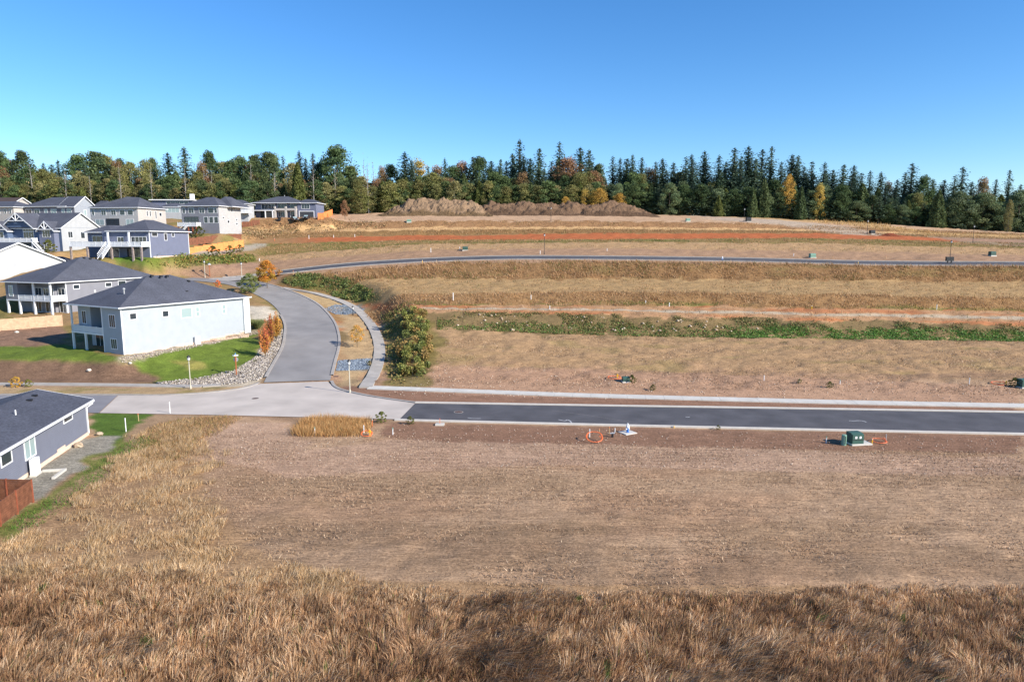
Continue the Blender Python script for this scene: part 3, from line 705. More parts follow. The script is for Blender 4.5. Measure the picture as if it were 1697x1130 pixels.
for (u, z, w, hh, pn, rw, gl) in ((1.9, 5.5, 1.0, .9, 1, 1, 'glass'), (7.4, 5.4, 1.0, .9, 1, 1, 'glass'), (11.2, 4.9, 1.9, 1.55, 1, 1, 'glass_blind'), (13.3, 4.9, .6, 1.5, 1, 2, 'glass_blind'), (18.6, 4.9, .6, 1.5, 1, 2, 'glass_blind')):
    window(h, *RT(), u, z, w, hh, pn, rw, glass=gl)
window(h, *FR(), -2.4, 4.3, 1.5, 1.9, 3); window(h, *FR(), -2.4, .9, 1.5, 1.5, 3); window(h, *FR(1.3), -12.5, 4.2, 1.1, 2.0, 2)
window(h, *FR(3.2), -8.0, 3.1, 3.6, 2.1, 3); window(h, *FR(3.2), -11.8, .2, 2.4, 2.1, 2); window(h, *FR(3.2), -7.6, 1.2, 1.2, .8, 1)
ro = [c for c in h.children if c.name.startswith('roof')][0]
vents(h, [(-6.3, 9.6, 11.75), (-5.9, 11.0, 11.6), (-6.0, 12.2, 11.6), (-4.9, 15.5, 10.6), (-4.2, 17.5, 9.9), (-2.4, 13.2, 9.0), (-3.0, 16.0, 9.1), (-3.0, 20.3, 8.9), (-2.2, 21, 8.6)])
MB().lathe([(.09, 0), (.09, .9), (.2, .92), (.2, 1.1), (.05, 1.2)], (-4.3, 3.4, 9.0), 8).build('flue', M['grey_metal'], h)
for (u, z) in ((20.2, .95), (21.6, .98), (23.0, 1.02)): MB().obox((0, 0), (0, 1), (1, 0), u, u + .5, z, z + .22, .04, .06).build('crawl_vent', M['grey_metal'], h)
H1 = h
def loc_to_world(key, p):
    d = HS[key]; c, s = math.cos(d['rz']), math.sin(d['rz']); return (d['loc'][0] + p[0] * c - p[1] * s, d['loc'][1] + p[0] * s + p[1] * c, d['loc'][2] + p[2])
q = loc_to_world('h1', (.25, 12.6, 0)); heat_pump('heat_pump', 'white twin-fan heat pump against the pale blue house wall', (q[0], q[1], zg(q[0], q[1]) + .05), HS['h1']['rz'])
# ---- H2 grey house behind
h, W_, L_ = house('h2', 'grey_house', 'grey-sided house with charcoal hip roof and deep blue-shaded balcony behind the corner house')
E = 6.6
walls(h, 'sid_greige', -2.6, 0, 3.4, L_, -.1, E); walls(h, 'sid_greige', -W_, -2.6, 2.8, L_, -.1, E); walls(h, 'sid_greige', -W_, -9.4, .02, 2.8, 2.9, E, 'bay_wall')
hip(h, -W_, 0, 0, L_, E, (-W_ / 2, 12.8, E + 4.9), (-W_ / 2, 14, E + 4.9))
MB().box(-W_, 0, 0, 3.4, 2.65, 2.9).build('deck', M['trim'], h)
rail(h, [(-9.4, .08), (-.08, .08), (-.08, 3.4)], 2.9)
posts(h, [(-W_ + .2, .18), (-9.3, .18), (-5.0, .18), (-.2, .2)], -.6, 2.65, .18); posts(h, [(-5.0, .18), (-.2, .2)], 2.9, E - .02, .16)
corner_boards(h, [(0, 3.4, 1, -1)], 0, E)
for (u, z, w, hh) in ((5.8, 5.0, 1.3, .8), (13.5, 5.0, 1.4, .8), (17, 4.6, 1.9, 1.4)): window(h, *RT(), u, z, w, hh)
window(h, *FR(2.8), -4.3, 3.0, 2.8, 2.1, 4); window(h, *FR(2.8), -7.6, 3.0, 2.6, 2.2, 3); window(h, *FR(3.4), -1.3, 3.0, 1.8, 2.1, 2)
window(h, *FR(.02), -11.4, 3.6, 1.1, 2.1, 1, glass='glass_blind'); window(h, *FR(3.4), -1.2, .2, 1.8, 2.2, 2); window(h, *FR(2.8), -4.5, .2, 1.8, 2.1, 2); window(h, *FR(2.8), -8, .2, 2.6, 2.1, 3)
vents(h, [(-6.0, 13.0, 11.2), (-5.6, 14.2, 11.0)]); MB().obox((0, 0), (0, 1), (1, 0), 9.8, 10.2, 3.9, 4.4, .01, .1).build('wall_vent', M['white'], h)
# ---- H3 near dark house lower left
h, W_, L_ = house('h3', 'near_house', 'slate blue single-storey house with dark shingle roof in the lower left corner')
E = 3.75
walls(h, 'sid_near', -W_, 0, 0, L_, .35, E); MB().box(-W_ - .01, .035, -.02, L_ + .03, -.5, .35).build('foundation', M['foundation'], h)
MB().box(-.2, .06, 16.5, 18.2, -.3, .62).build('foundation_step', M['foundation'], h)
gable(h, -W_, 0, 0, L_, E, E + 1.15, 'y', .55, wallm='sid_near')
corner_boards(h, [(0, L_, 1, 1)], .35, E)
window(h, *RT(), 19.4, 2.75, 1.9, .65, 1, glass='glass'); window(h, *RT(), 11.4, 1.55, 1.8, 1.75, 2, glass='glass_blind'); window(h, *RT(), 7.4, 2.2, 1.6, .9, 1)
vents(h, [(-3.6, 20.2, 4.72), (-3.9, 22.0, 4.8), (-3.7, 12.0, 4.75)]); MB().tube([(-2.6, 15.2, 4.3), (-2.6, 15.2, 5.0)], .06, 8).build('vent_pipe', M['white'], h)
MB().tube([(.55, L_ + .35, 3.35), (.1, L_ - .12, 3.0), (.1, L_ - .12, .2)], .055, 6).build('downpipe', M['trim'], h)
q = loc_to_world('h3', (.3, 10.9, 0)); heat_pump('heat_pump', 'white heat pump standing beside the near slate blue house', (q[0], q[1], .08), HS['h3']['rz'], 1.05, 1.45)
# ---- H4 white gable at left edge
h, W_, L_ = house('h4', 'white_gable_house', 'house with a broad plain white gable wall at the left edge')
E = 2.6
walls(h, 'sid_white', -W_, 0, -19.5, 0, -7, E)
gable(h, -W_, 0, -19.5, 0, E, E + 4.3, 'x', .5, wallm='sid_white')
for (u, z) in ((-14.5, 1.0), (-11.5, 1.2)): MB().obox((0, 0), (0, 1), (1, 0), u, u + .3, z, z + .2, .01, .08).build('wall_vent', M['grey_metal'], h)
walls(h, 'sid_white', -W_ + 1, -1, 0, 6, -3, E - 1.0, 'garage_wall'); hip(h, -W_ + 1, -1, 0.2, 6, E - 1.0, (-8, 3, E + .8), (-5.5, 3, E + .8), 'x', .4, name='garage_roof')
# ---- H5 craftsman with truss gables
h, W_, L_ = house('h5', 'craftsman_house', 'blue and white craftsman house with white timber trusses in its gables')
E = 7.3
walls(h, 'sid_navy', -W_, -.03, .03, L_, -1, E); walls(h, 'sid_white', -5.0, 0, 0.05, L_ + .02, -1, E - .05, 'side_wall')
gable(h, -W_, 0, 0, L_, E, E + 4.3, 'x', .5, wallm='sid_white')
def truss_bay(x0, x1, y0, z1, rise, m):
    walls(h, m, x0, x1, y0, .5, -1, z1, 'bay_wall')
    gable(h, x0, x1, y0, 5.0, z1, z1 + rise, 'y', .5, wallm=m, ends=(1, 0), name='bay_roof')
    xm = (x0 + x1) / 2; w = MB(); yy = y0 - .5
    for (p, q) in (((x0 - .3, z1 + .05), (x1 + .3, z1 + .05)), ((xm, z1), (xm, z1 + rise)), ((xm, z1 + .1), (xm - (x1 - x0) * .22, z1 + rise * .52)), ((xm, z1 + .1), (xm + (x1 - x0) * .22, z1 + rise * .52))):
        w.tube([(p[0], yy, p[1]), (q[0], yy, q[1])], .13, 4)
    w.build('gable_truss', M['trim'], h)
truss_bay(-6.2, -1.0, -1.6, 6.6, 2.3, 'sid_slate'); truss_bay(-22.6, -17.2, -1.8, 6.6, 2.4, 'sid_navy')
gable(h, -19.5, -8.6, -1.0, 5, E, E + 4.1, 'y', .5, wallm='sid_navy', ends=(1, 0), name='bay_roof')
w = MB(); xm, z1, rise, yy = -14.05, E + 1.9, 2.2, -1.52
for (p, q) in (((xm - 2.6, z1), (xm + 2.6, z1)), ((xm, z1), (xm, z1 + rise)), ((xm, z1 + .1), (xm - 1.2, z1 + 1.1)), ((xm, z1 + .1), (xm + 1.2, z1 + 1.1))): w.tube([(p[0], yy, p[1]), (q[0], yy, q[1])], .13, 4)
w.build('gable_truss', M['trim'], h)
window(h, *FR(-1.6), -3.6, 4.5, 2.6, 1.9, 3); window(h, *FR(-1.6), -3.4, 1.2, 2.5, 1.4, 3); window(h, *FR(-1.8), -19.9, 4.4, 2.6, 1.6, 2)
window(h, *FR(.03), -11.6, 4.0, 3.6, 2.0, 4); window(h, *FR(.03), -11.6, 6.2, 3.6, .6, 4)
window(h, *RT(), 3.0, 4.4, 1.5, 1.7, 2); window(h, *RT(), 7.4, 4.2, 1.4, 1.9, 1)
MB().box(-W_, -6.8, -3.4, 0, 3.0, 3.25).build('deck', M['trim'], h); rail(h, [(-W_ + .1, -3.3), (-7.0, -3.3), (-6.9, -1.7)], 3.25); posts(h, [(-W_ + .2, -3.2), (-14, -3.2), (-7.1, -3.2)], -1, 3.0)
sr = MB()
for k in range(11): sr.box(-7 + k * .28, -6.72 + k * .28, -3.4, -2.2, 3.0 - k * .27, 3.1 - k * .27)
sr.tube([(-7, -3.4, 4.1), (-3.8, -3.4, 1.0)], .08, 4); sr.tube([(-7, -3.4, 3.0), (-3.8, -3.4, -.1)], .12, 4); sr.build('staircase', M['trim'], h)
# ---- H6 slate house with white deck
h, W_, L_ = house('h6', 'deck_house', 'slate blue house with white deck, outside stairs and charcoal hip roof above the lawn')
E = 6.7
walls(h, 'sid_slate', -W_ + 6, 0, 0, L_, -1, E); walls(h, 'sid_slate', -W_, -W_ + 6, 2, L_, -1, E)
hip(h, -11.5, 0, 0, L_, E, (-5.7, 6.0, E + 3.0), (-5.7, 9.5, E + 3.0)); hip(h, -W_ + .3, -11.5, 1.2, L_ - 2, E - .25, (-15.2, 4.5, E + 1.6), (-15.2, 9, E + 1.6), name='wing_roof')
MB().box(-W_ - 1, 0, -3.2, 0, 2.75, 3.0).build('deck', M['trim'], h); rail(h, [(-W_ - .9, -3.1), (-.1, -3.1), (-.1, 0)], 3.0)
posts(h, [(-W_ - .8, -3.0), (-W_ + 4, -3.0), (-11.2, -3.0), (-8.6, -3.0), (-2.6, -3.0), (-.2, -3.0)], -1, 2.75, .2, 'stone'); posts(h, [(-11.2, -.8), (-5.2, -.8)], 3, E - .3, .18)
window(h, *FR(), -3.0, 3.1, 4.2, 2.1, 4); window(h, *FR(), -8.2, 3.6, 1.8, 1.5, 2); window(h, *FR(2), -15.8, 3.3, 4.6, 2.1, 4); window(h, *FR(), -4.5, .0, 4.0, 2.1, 3, trim='trim_dark'); window(h, *FR(), -10.5, .0, 3.0, 2.2, 2)
window(h, *RT(), 2.0, 5.4, 2.0, .8, 1); window(h, *RT(), 6.2, 4.4, 1.0, 1.7, 1); window(h, *RT(), 9.2, 5.4, .9, .8, 1)
corner_boards(h, [(0, 0, 1, -1), (0, L_, 1, 1)], 0, E); MB().box(-2, .03, 1, L_ + .02, -1.4, .3).build('foundation', M['foundation'], h)
for (xa, nm) in ((-9.9, 'staircase'), (-8.3, 'staircase')):
    sr = MB()
    for k in range(11): sr.box(xa + .02, xa + 1.3, -3.4 - k * .28, -3.14 - k * .28, 2.85 - k * .27, 2.95 - k * .27)
    for xx in (xa, xa + 1.32): sr.tube([(xx, -3.2, 4.0), (xx, -6.4, .9)], .07, 4); sr.tube([(xx, -3.2, 2.9), (xx, -6.4, -.2)], .12, 4); sr.tube([(xx, -3.2, 3.5), (xx, -6.4, .4)], .05, 4)
    sr.build(nm, M['trim'], h)
    if nm: break
# ---- H7 .. H13 further up
h, W_, L_ = house('h7', 'upper_house', 'grey house with long dark roof and pale side gable behind the craftsman house')
E = 6.6
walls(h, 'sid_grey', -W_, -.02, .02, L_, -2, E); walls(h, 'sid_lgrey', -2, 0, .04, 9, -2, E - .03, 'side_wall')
hip(h, -W_, -3.5, 0, L_, E, (-15.5, 6.5, E + 3.5), (-7, 6.5, E + 3.5), 'x'); gable(h, -6, 0, 0, 9, E, E + 3.4, 'x', .5, wallm='sid_lgrey', name='side_roof')
hip(h, -2, 5, 8, 16, E - 1, (-.5, 12, E + 2.4), (2.5, 12, E + 2.4), 'x', name='rear_roof'); walls(h, 'sid_grey', -2, 5, 8, 16, -2, E - 1, 'rear_wall')
for (x, w, p, g) in ((-19, 2.4, 2, 'glass'), (-15.6, 2.2, 2, 'glass'), (-11.8, 1.2, 1, 'glass_blind'), (-8.6, 2.2, 2, 'glass_blind'), (-4.6, 1.1, 1, 'glass_blind'), (-2.2, 1.8, 2, 'glass_blind')): window(h, *FR(.02), x, 4.0, w, 1.6, p, glass=g)
window(h, *RT(), 4.4, 3.6, 1.0, 1.8, 1, glass='glass_blind')
h, W_, L_ = house('h8', 'beige_house', 'beige two-storey house with charcoal hip roof between the slate and greige houses')
E = 8.3
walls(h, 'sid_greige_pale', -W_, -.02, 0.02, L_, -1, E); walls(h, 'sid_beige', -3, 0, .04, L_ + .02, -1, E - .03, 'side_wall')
hip(h, -W_, 0, 0, L_, E, (-8.0, 6, E + 3.7), (-4, 6.5, E + 3.4), 'x')
for (x, w, p) in ((-15.7, .8, 1), (-12, 1.6, 2), (-8.5, 1.6, 2), (-5.4, 1.7, 1), (-2.6, 1.8, 1)): window(h, *FR(.02), x, 6.0, w, 1.5, p)
window(h, *FR(.02), -13.6, 3.0, 3.0, 1.6, 2, glass='glass_blind'); window(h, *FR(.02), -9, 2.5, 4.4, 2.3, 3, trim='trim_dark'); window(h, *FR(.02), -3.0, 3.0, 2.6, 1.6, 2, glass='glass_blind')
for (u, z, w, hh) in ((4.2, 5.8, .5, 1.6), (5.6, 5.8, .5, 1.6), (8.2, 5.2, .5, 2.2), (10.4, 6.0, 1.0, 1.0)): window(h, *RT(), u, z, w, hh)
h, W_, L_ = house('h9', 'edge_house', 'beige house cut by the left edge above the craftsman house')
E = 6.4
walls(h, 'sid_beige', -W_, 0, 0, L_, -3, E); hip(h, -W_, 0, 0, L_, E, (-12, 5, E + 2.2), (-4, 5, E + 2.2), 'x')
for (x, w) in ((-3.6, .7), (-1.4, .7), (-6.5, 1.2)): window(h, *FR(), x, 4.2, w, 1.5)
h, W_, L_ = house('h10', 'greige_house', 'greige three-level house with white-framed windows and timber deck beside orange fence')
E = 8.5
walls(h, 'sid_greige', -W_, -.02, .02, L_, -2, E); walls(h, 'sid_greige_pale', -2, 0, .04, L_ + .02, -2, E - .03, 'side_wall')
hip(h, -W_, 0, 0, L_, E, (-7.4, 6, E + 3.0), (-5.0, 6, E + 3.0), 'x'); hip(h, -6, 1.5, 5, L_ + 3, E, (-3.2, 9, E + 3.3), (-2.0, 10.5, E + 3.3), 'y', .4, name='rear_roof')
for (x, w, p) in ((-11.7, .8, 1), (-9.2, 1.7, 2), (-5.6, 1.7, 2), (-2.6, 1.8, 1), (-.9, .8, 1)): window(h, *FR(.02), x, 6.3, w, 1.5, p)
for x in (-4.4, -2.6, -.95): window(h, *FR(.02), x, 3.3, 1.25, 1.8, 1)
window(h, *FR(.02), -9.3, 3.2, 4.6, 1.9, 4, trim='trim_dark')
MB().box(-W_, -6.2, -2.4, 0, 2.2, 2.45).build('deck', M['trim'], h); rail(h, [(-W_ + .1, -2.3), (-6.3, -2.3), (-6.3, 0)], 2.45); posts(h, [(-W_ + .2, -2.2), (-9, -2.2), (-7.6, -2.2), (-6.4, -2.2)], -1, 2.2, .14, 'redwood')
sr = MB()
for k in range(9): sr.box(-9.2 - k * .26, -8.96 - k * .26, -3.6, -2.45, 2.2 - k * .25, 2.3 - k * .25)
sr.tube([(-8.9, -3.6, 3.4), (-11.5, -3.6, 1.0)], .08, 4); sr.tube([(-8.9, -3.6, 2.3), (-11.5, -3.6, 0)], .14, 4); sr.build('staircase', M['trim'], h)
for (u, z, w, hh) in ((2.4, 4.8, 1.0, .4), (9.6, 4.4, 1.0, .4), (9.6, 3.0, 1.0, .4), (7.2, 6.9, .8, 1.2), (5.0, 3.4, 1.0, .8)): window(h, *RT(), u, z, w, hh)
h, W_, L_ = house('h11', 'hilltop_house', 'blue-grey house with balcony, pale columns and open garage on the hilltop')
E = 5.6
walls(h, 'sid_slate', -7.2, 0, 0, L_, -1, E); walls(h, 'sid_slate', -W_, -7.2, 1.2, L_, -1, E)
hip(h, -W_, -6.4, -.6, L_, E, (-16, 4, E + 2.6), (-12, 4, E + 2.6), 'x'); hip(h, -7.2, 0, 0, L_, E - .05, (-5.5, 4.2, E + 1.5), (-2.5, 4.2, E + 1.5), 'x', name='garage_roof')
MB().box(-15.8, -7.3, -.9, 1.2, 2.7, 3.5).build('balcony', M['sid_beige'], h); posts(h, [(-15.6, -.7), (-11.4, -.7), (-7.6, -.7)], -.5, 2.7, .35, 'sid_beige'); posts(h, [(-15.6, -.7), (-11.4, -.7), (-7.6, -.7)], 3.5, 4.2, .3, 'sid_beige')
MB().box(-W_ - .6, -15.9, -1.8, 1.2, 2.55, 2.85).build('porch_roof', M['trim'], h); posts(h, [(-W_ - .4, -1.6), (-19, -1.6), (-16.2, -1.6)], -.5, 2.55, .16)
window(h, *FR(1.2), -19.2, .2, 5.4, 2.1, 4, trim='trim_dark'); window(h, *FR(1.2), -19.0, 3.3, 5.0, 1.8, 4); window(h, *FR(1.2), -13.4, 3.6, 3.4, 1.6, 3); window(h, *FR(1.2), -9.2, 3.6, 2.4, 1.6, 2); window(h, *FR(1.2), -13.4, .4, 3.2, 1.9, 4); window(h, *FR(1.2), -9.2, .4, 2.4, 1.9, 3)
window(h, *FR(), -4.0, 3.4, 3.0, 1.7, 3)
gd = MB().obox((0, 0), (1, 0), (0, -1), -6.4, -1.0, -.1, 2.3, .004, .012).build('garage_shade_panel', M['interior_shade'], h)  # flat dark sheet on the solid wall, painted as the garage's inner shade
w = MB()
w.obox((0, 0), (1, 0), (0, -1), -6.65, -6.4, -.1, 2.55, .003, .08); w.obox((0, 0), (1, 0), (0, -1), -1.0, -.75, -.1, 2.55, .003, .08); w.obox((0, 0), (1, 0), (0, -1), -6.4, -1.0, 2.3, 2.549, .003, .078); w.build('frame', M['trim'], gd)
MB().tube([(-13.6, 4.2, E + 2.2), (-13.6, 4.2, E + 3.1)], .12, 6).build('flue', M['grey_metal'], h)
# flat roofed house and small white house on the ridge
p = P(322, 345, 258); h = empty('flat_roof_house', (p[0], p[1], zg(p[0], p[1])), .05); tag(h, 'white modern house with thin flat roof and chimney behind the greige house', 'house', 'houses of the new estate')
zt = P(322, 331, 258)[2] - h.location.z
MB().box(-16, 0, -.8, 8, zt - .3, zt).build('flat_roof', M['white'], h); walls(h, 'sid_slate', -15.3, -.4, 0, 7.5, -2, zt - .3)
walls(h, 'sid_white', -9.5, -2.0, -6, -.2, -3, zt - 3.0, 'porch_wall'); hip(h, -10, -1.6, -6, -.85, zt - 3.0, (-7, -3.2, zt - 1.4), (-4.6, -3.2, zt - 1.4), 'x', .3, name='porch_roof')
window(h, *FR(-6), -5.8, zt - 4.9, 5.5, 1.4, 4, glass='glass_blind'); window(h, *FR(0), -6, zt - 1.6, 8, .9, 5)
MB().box(-2.2, -.9, 2, 3.2, zt, zt + 2.2).build('chimney', M['white'], h)
p = P(411, 352, 252); h = empty('white_annex', (p[0], p[1], zg(p[0], p[1])), .05); tag(h, 'small white house wall peeking out behind the greige house', 'house', 'houses of the new estate')
zt = P(411, 338, 252)[2] - h.location.z
walls(h, 'sid_white', -9, 0, 0, 7, -2, zt); hip(h, -9, 0, 0, 7, zt, (-6, 3.5, zt + 1.6), (-3, 3.5, zt + 1.6), 'x', .4)
MB().box(-2.4, 1.8, -2, 0, zt - 3.4, zt - 3.2).build('deck', M['trim'], h); rail(h, [(-2.3, -1.9), (1.7, -1.9)], zt - 3.2)
window(h, *FR(), -6, zt - 2, 1.4, 1.2)
# roof edge of a dark house at the far left
p = P(22, 337, 262); h = empty('dark_roof_house', (p[0], p[1], zg(p[0], p[1])), -.1); tag(h, 'house with brown low roof at the far left edge below the trees', 'house', 'houses of the new estate')
zt = P(22, 336, 262)[2] - h.location.z
M['roof_brown'] = mat_shingle('brown_shingles', (.07, .05, .045))
walls(h, 'sid_beige', -14, 0, 0, 8, -2, zt); gable(h, -14, 0, 0, 8, zt, zt + 2.0, 'x', .6, 'roof_brown', 'sid_beige')
window(h, *FR(), -4, zt - 2.2, 1.6, 1.2)
# ================================================================== SPOIL HEAPS
M['vcol'] = mat_attr('spoil_soil', .95)
def nm_bump(m, sc=2.5, st=.8, dist=.5):
    N = m.node_tree.nodes; L = m.node_tree.links; b = N['Principled BSDF']; tc = N.new('ShaderNodeTexCoord')
    n = N.new('ShaderNodeTexNoise'); n.inputs['Scale'].default_value = sc; n.inputs['Detail'].default_value = 7; n.inputs['Roughness'].default_value = .7; L.new(tc.outputs['Object'], n.inputs[0])
    bp = N.new('ShaderNodeBump'); bp.inputs['Strength'].default_value = st; bp.inputs['Distance'].default_value = dist; L.new(n.outputs[0], bp.inputs['Height']); L.new(bp.outputs[0], b.inputs['Normal'])
nm_bump(M['vcol'], 1.2, 1.0, .9)
def heap(name, label, crest, Yc, half, cols, seed, lump=1.0, n=150, m=40):
    X0, X1 = crest[0][0], crest[-1][0]; xs = np.linspace(X0, X1, n); rows = np.interp(xs, [c[0] for c in crest], [c[1] for c in crest])
    pc = np.array([P(X, R, Yc) for X, R in zip(xs, rows)]); g = Zt(pc[:, 0], pc[:, 1]); gn = Zt(pc[:, 0], pc[:, 1] - half); hh = np.maximum(pc[:, 2] - g, .02)[:, None]
    t = np.linspace(-1, 1, m)[None, :]; x = pc[:, 0][:, None] + 0 * t; y = Yc + t * half + 0 * x; prof = 1 - np.abs(t) ** 1.5
    nz = (fbm(x * .35, y * .35, seed, 5) - .5) + .5 * (fbm(x * 1.3, y * 1.3, seed + 9, 3) - .5)
    z = g[:, None] + (gn - g)[:, None] * np.maximum(0, -t) + hh * prof + nz * lump * 3.0 * np.minimum(1, hh / 2) * np.minimum(1, prof * 3) - .25 * (prof < .02)
    q = fbm(x * .5, z * .9, seed + 5, 4); f = np.clip((prof * hh / 3.2 - .35 + (q - .5) * .8) * 2.5, 0, 1)[..., None]
    C = ((np.array(alb(*cols[0])) * f + np.array(alb(*cols[1])) * (1 - f)) * (.75 + .5 * q[..., None])).reshape(-1, 3); V = np.stack([x, y, z], -1).reshape(-1, 3)
    i = np.arange((n - 1) * (m - 1)); r, c = i // (m - 1), i % (m - 1); a = r * m + c
    o = mesh_np(name, V, np.stack([a, a + m, a + m + 1, a + 1], 1), M['vcol'], C, smooth=False)
    return tag(o, label, 'soil heap')
heap('spoil_heap', 'tall pale grey-brown spoil heap left of the darker ridge of soil', [(628, 356), (640, 352), (655, 344), (675, 334), (692, 329.5), (715, 331), (740, 331), (765, 334), (790, 337), (805, 346), (818, 355)], 291, 11, ((150, 124, 98), (116, 94, 68)), 3)
heap('spoil_heap', 'long lumpy dark brown spoil ridge in front of the yellow saplings', [(780, 355), (800, 342), (812, 337), (840, 339), (870, 336), (885, 340), (905, 337), (925, 341), (948, 334.5), (962, 339), (985, 340), (1005, 335.5), (1030, 337), (1050, 342), (1072, 351), (1088, 357)], 294, 10, ((128, 102, 80), (102, 80, 62)), 8)
heap('dirt_pile', 'small orange clay pile at the right end of the orange strip', [(1452, 394), (1462, 390), (1470, 386.5), (1478, 386), (1486, 389), (1500, 393.5)], 236, 4, ((178, 92, 58), (150, 84, 56)), 12, .35, 30, 14)
heap('gravel_pile', 'low pale gravel pile beside the orange clay pile', [(1428, 393), (1440, 389.5), (1448, 389), (1456, 393)], 240, 3, ((196, 184, 172), (170, 156, 144)), 14, .2, 20, 10)
# ================================================================== TREES
M['leaf'] = mat_attr('tree_foliage', .7, .22, .2, rnd=.22); M['bark'] = mat('bark', (.11, .085, .065), .9, noise=.3, nscale=3)
M['bark_pale'] = mat('pale_bark', (.27, .25, .23), .9, noise=.25, nscale=2)
def leafset(C, S, col, rng, up=0.0, jit=.3):
    C = np.asarray(C); n = len(C); a = rng.normal(size=(n, 3)); a /= np.linalg.norm(a, axis=1)[:, None]
    b = rng.normal(size=(n, 3)); b -= (b * a).sum(1)[:, None] * a; b /= np.linalg.norm(b, axis=1)[:, None]
    a[:, 2] *= (1 - up); b[:, 2] *= (1 - up); S = np.asarray(S).reshape(-1, 1) * np.ones((n, 1))
    V = np.stack([C + a * S, C - a * .5 * S + b * .8 * S, C - a * .5 * S - b * .8 * S], 1).reshape(-1, 3)
    cc = np.asarray(col) * np.ones((n, 3)) * (1 + rng.uniform(-jit, jit, (n, 1))) ; return V, np.repeat(cc, 3, 0)
def tri_mesh(name, V, col, m):
    o = mesh_np(name, V, np.arange(len(V)).reshape(-1, 3), m, np.clip(col, .002, 1)); me = o.data; bpy.data.objects.remove(o); return me
def fol(r, g, b): return np.array([lin(r), lin(g), lin(b)]) * 1.25
def mesh_of(mb, name, m):
    me = bpy.data.meshes.new(name); me.from_pydata(mb.v, [], mb.f); me.materials.append(m); return me
def conifer(seed, R, col, sparse=1.0, low=.1):
    rng = np.random.default_rng(seed); C = []; S = []; K = []; H = 25.0
    lv = 46
    for i in range(lv):
        t = i / lv; h = H * (low + (1 - low) * t); rr = R * (1 - t) ** .62 * (.7 + .5 * rng.random()) + .1
        nb = int(9 * sparse - 3 * t) + 1; a0 = rng.random() * 6.28
        for k in range(nb):
            a = a0 + 6.283 * k / nb + rng.normal() * .25; L_ = rr * rng.uniform(.4, 1.25); m = max(2, int(L_ / .42))
            for j in range(m):
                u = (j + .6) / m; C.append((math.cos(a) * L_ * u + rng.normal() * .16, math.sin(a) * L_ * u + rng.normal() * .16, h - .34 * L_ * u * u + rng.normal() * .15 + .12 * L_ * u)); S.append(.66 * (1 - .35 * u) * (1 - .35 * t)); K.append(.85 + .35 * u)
    C.append((0, 0, H)); S.append(.4); K.append(1)
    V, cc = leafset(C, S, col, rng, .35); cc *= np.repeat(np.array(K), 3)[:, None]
    # pull needles down a little so whorls read as drooping sprays
    return tri_mesh('crown', V, cc, M['leaf']), mesh_of(MB().tube([(0, 0, -1), (0, 0, H * .5), (0, 0, H * .97)], [.38, .24, .04], 7), 'trunk', M['bark'])
def cedar(seed, R, col):
    rng = np.random.default_rng(seed); H = 25.0; n = 4600; t = rng.random(n) ** 1.25; a = rng.random(n) * 6.283
    lob = 1 + .16 * np.sin(a * 5 + seed) + .12 * np.sin(a * 3 + t * 17 + seed)
    rr = R * (1 - t) ** .62 * np.minimum(1, .55 + t * 5) * lob * (1 - .55 * rng.random(n) ** 2.2)
    C = np.stack([np.cos(a) * rr, np.sin(a) * rr, H * (.03 + .97 * t) - rr * .25 + rng.normal(size=n) * .3], 1)
    V, cc = leafset(C, rng.uniform(.35, .65, n), col, rng, 0); V = V.reshape(-1, 3, 3); V[:, 0, 2] -= .35; V = V.reshape(-1, 3)
    return tri_mesh('crown', V, cc, M['leaf']), mesh_of(MB().tube([(0, 0, -1), (0, 0, H * .4), (0, 0, H * .95)], [.45, .3, .04], 7), 'trunk', M['bark'])
def decid(seed, col, col2=None, rx=.30, n_cl=34, dens=120, low=.28, leaf=.31, H=20.0, pale=False, top=.5, mat_='leaf'):
    rng = np.random.default_rng(seed); C = []; S = []; Cc = []; tb = MB(); ctr = []
    for k in range(n_cl):
        t = (k + .5) / n_cl; z = low + (1 - low) * t; w = rx * math.sin(math.pi * min(1, (.16 + .84 * t)) ** (1 / (2 * top))) + .03
        a = k * 2.399 + rng.normal() * .3; r = w * math.sqrt(rng.uniform(.08, 1)); ctr.append(np.array([math.cos(a) * r, math.sin(a) * r, z - .03]) * H)
    for c in ctr:
        rad = H * rng.uniform(.06, .125); n = int(dens * (1.7 if leaf < .32 else 1) * rng.uniform(.5, 1.4)); d = rng.normal(size=(n, 3)); d /= np.linalg.norm(d, axis=1)[:, None]
        p = c + d * rad * np.array([1.15, 1.15, .75]) * rng.random((n, 1)) ** .4; C.append(p); S.append(leaf * rng.uniform(.6, 1.2, n))
        base = np.array(col) if col2 is None else np.array(col) * (1 - (q := rng.random() ** 1.5)) + np.array(col2) * q
        Cc.append(np.ones((n, 3)) * base * rng.uniform(.82, 1.18))
    V, cc = leafset(np.concatenate(C), np.concatenate(S), np.concatenate(Cc), rng)
    s = H / 20
    tb.tube([(0, 0, -.5 * s), (0, 0, H * low * .8), (.2 * s, .1 * s, H * .6), (.1 * s, 0, H * .88)], [.3 * s, .24 * s, .13 * s, .03 * s], 7)
    for k in range(0, n_cl, max(1, n_cl // 9)):
        c = ctr[k]; z0 = max(H * low * .75, c[2] - H * .18); tb.tube([(0, 0, z0), tuple(c * np.array([.5, .5, 1]) - np.array([0, 0, H * .05])), tuple(c)], [.13 * s, .09 * s, .03 * s], 5)
    return tri_mesh('crown', V, cc, M[mat_]), mesh_of(tb, 'trunk', M['bark_pale' if pale else 'bark'])
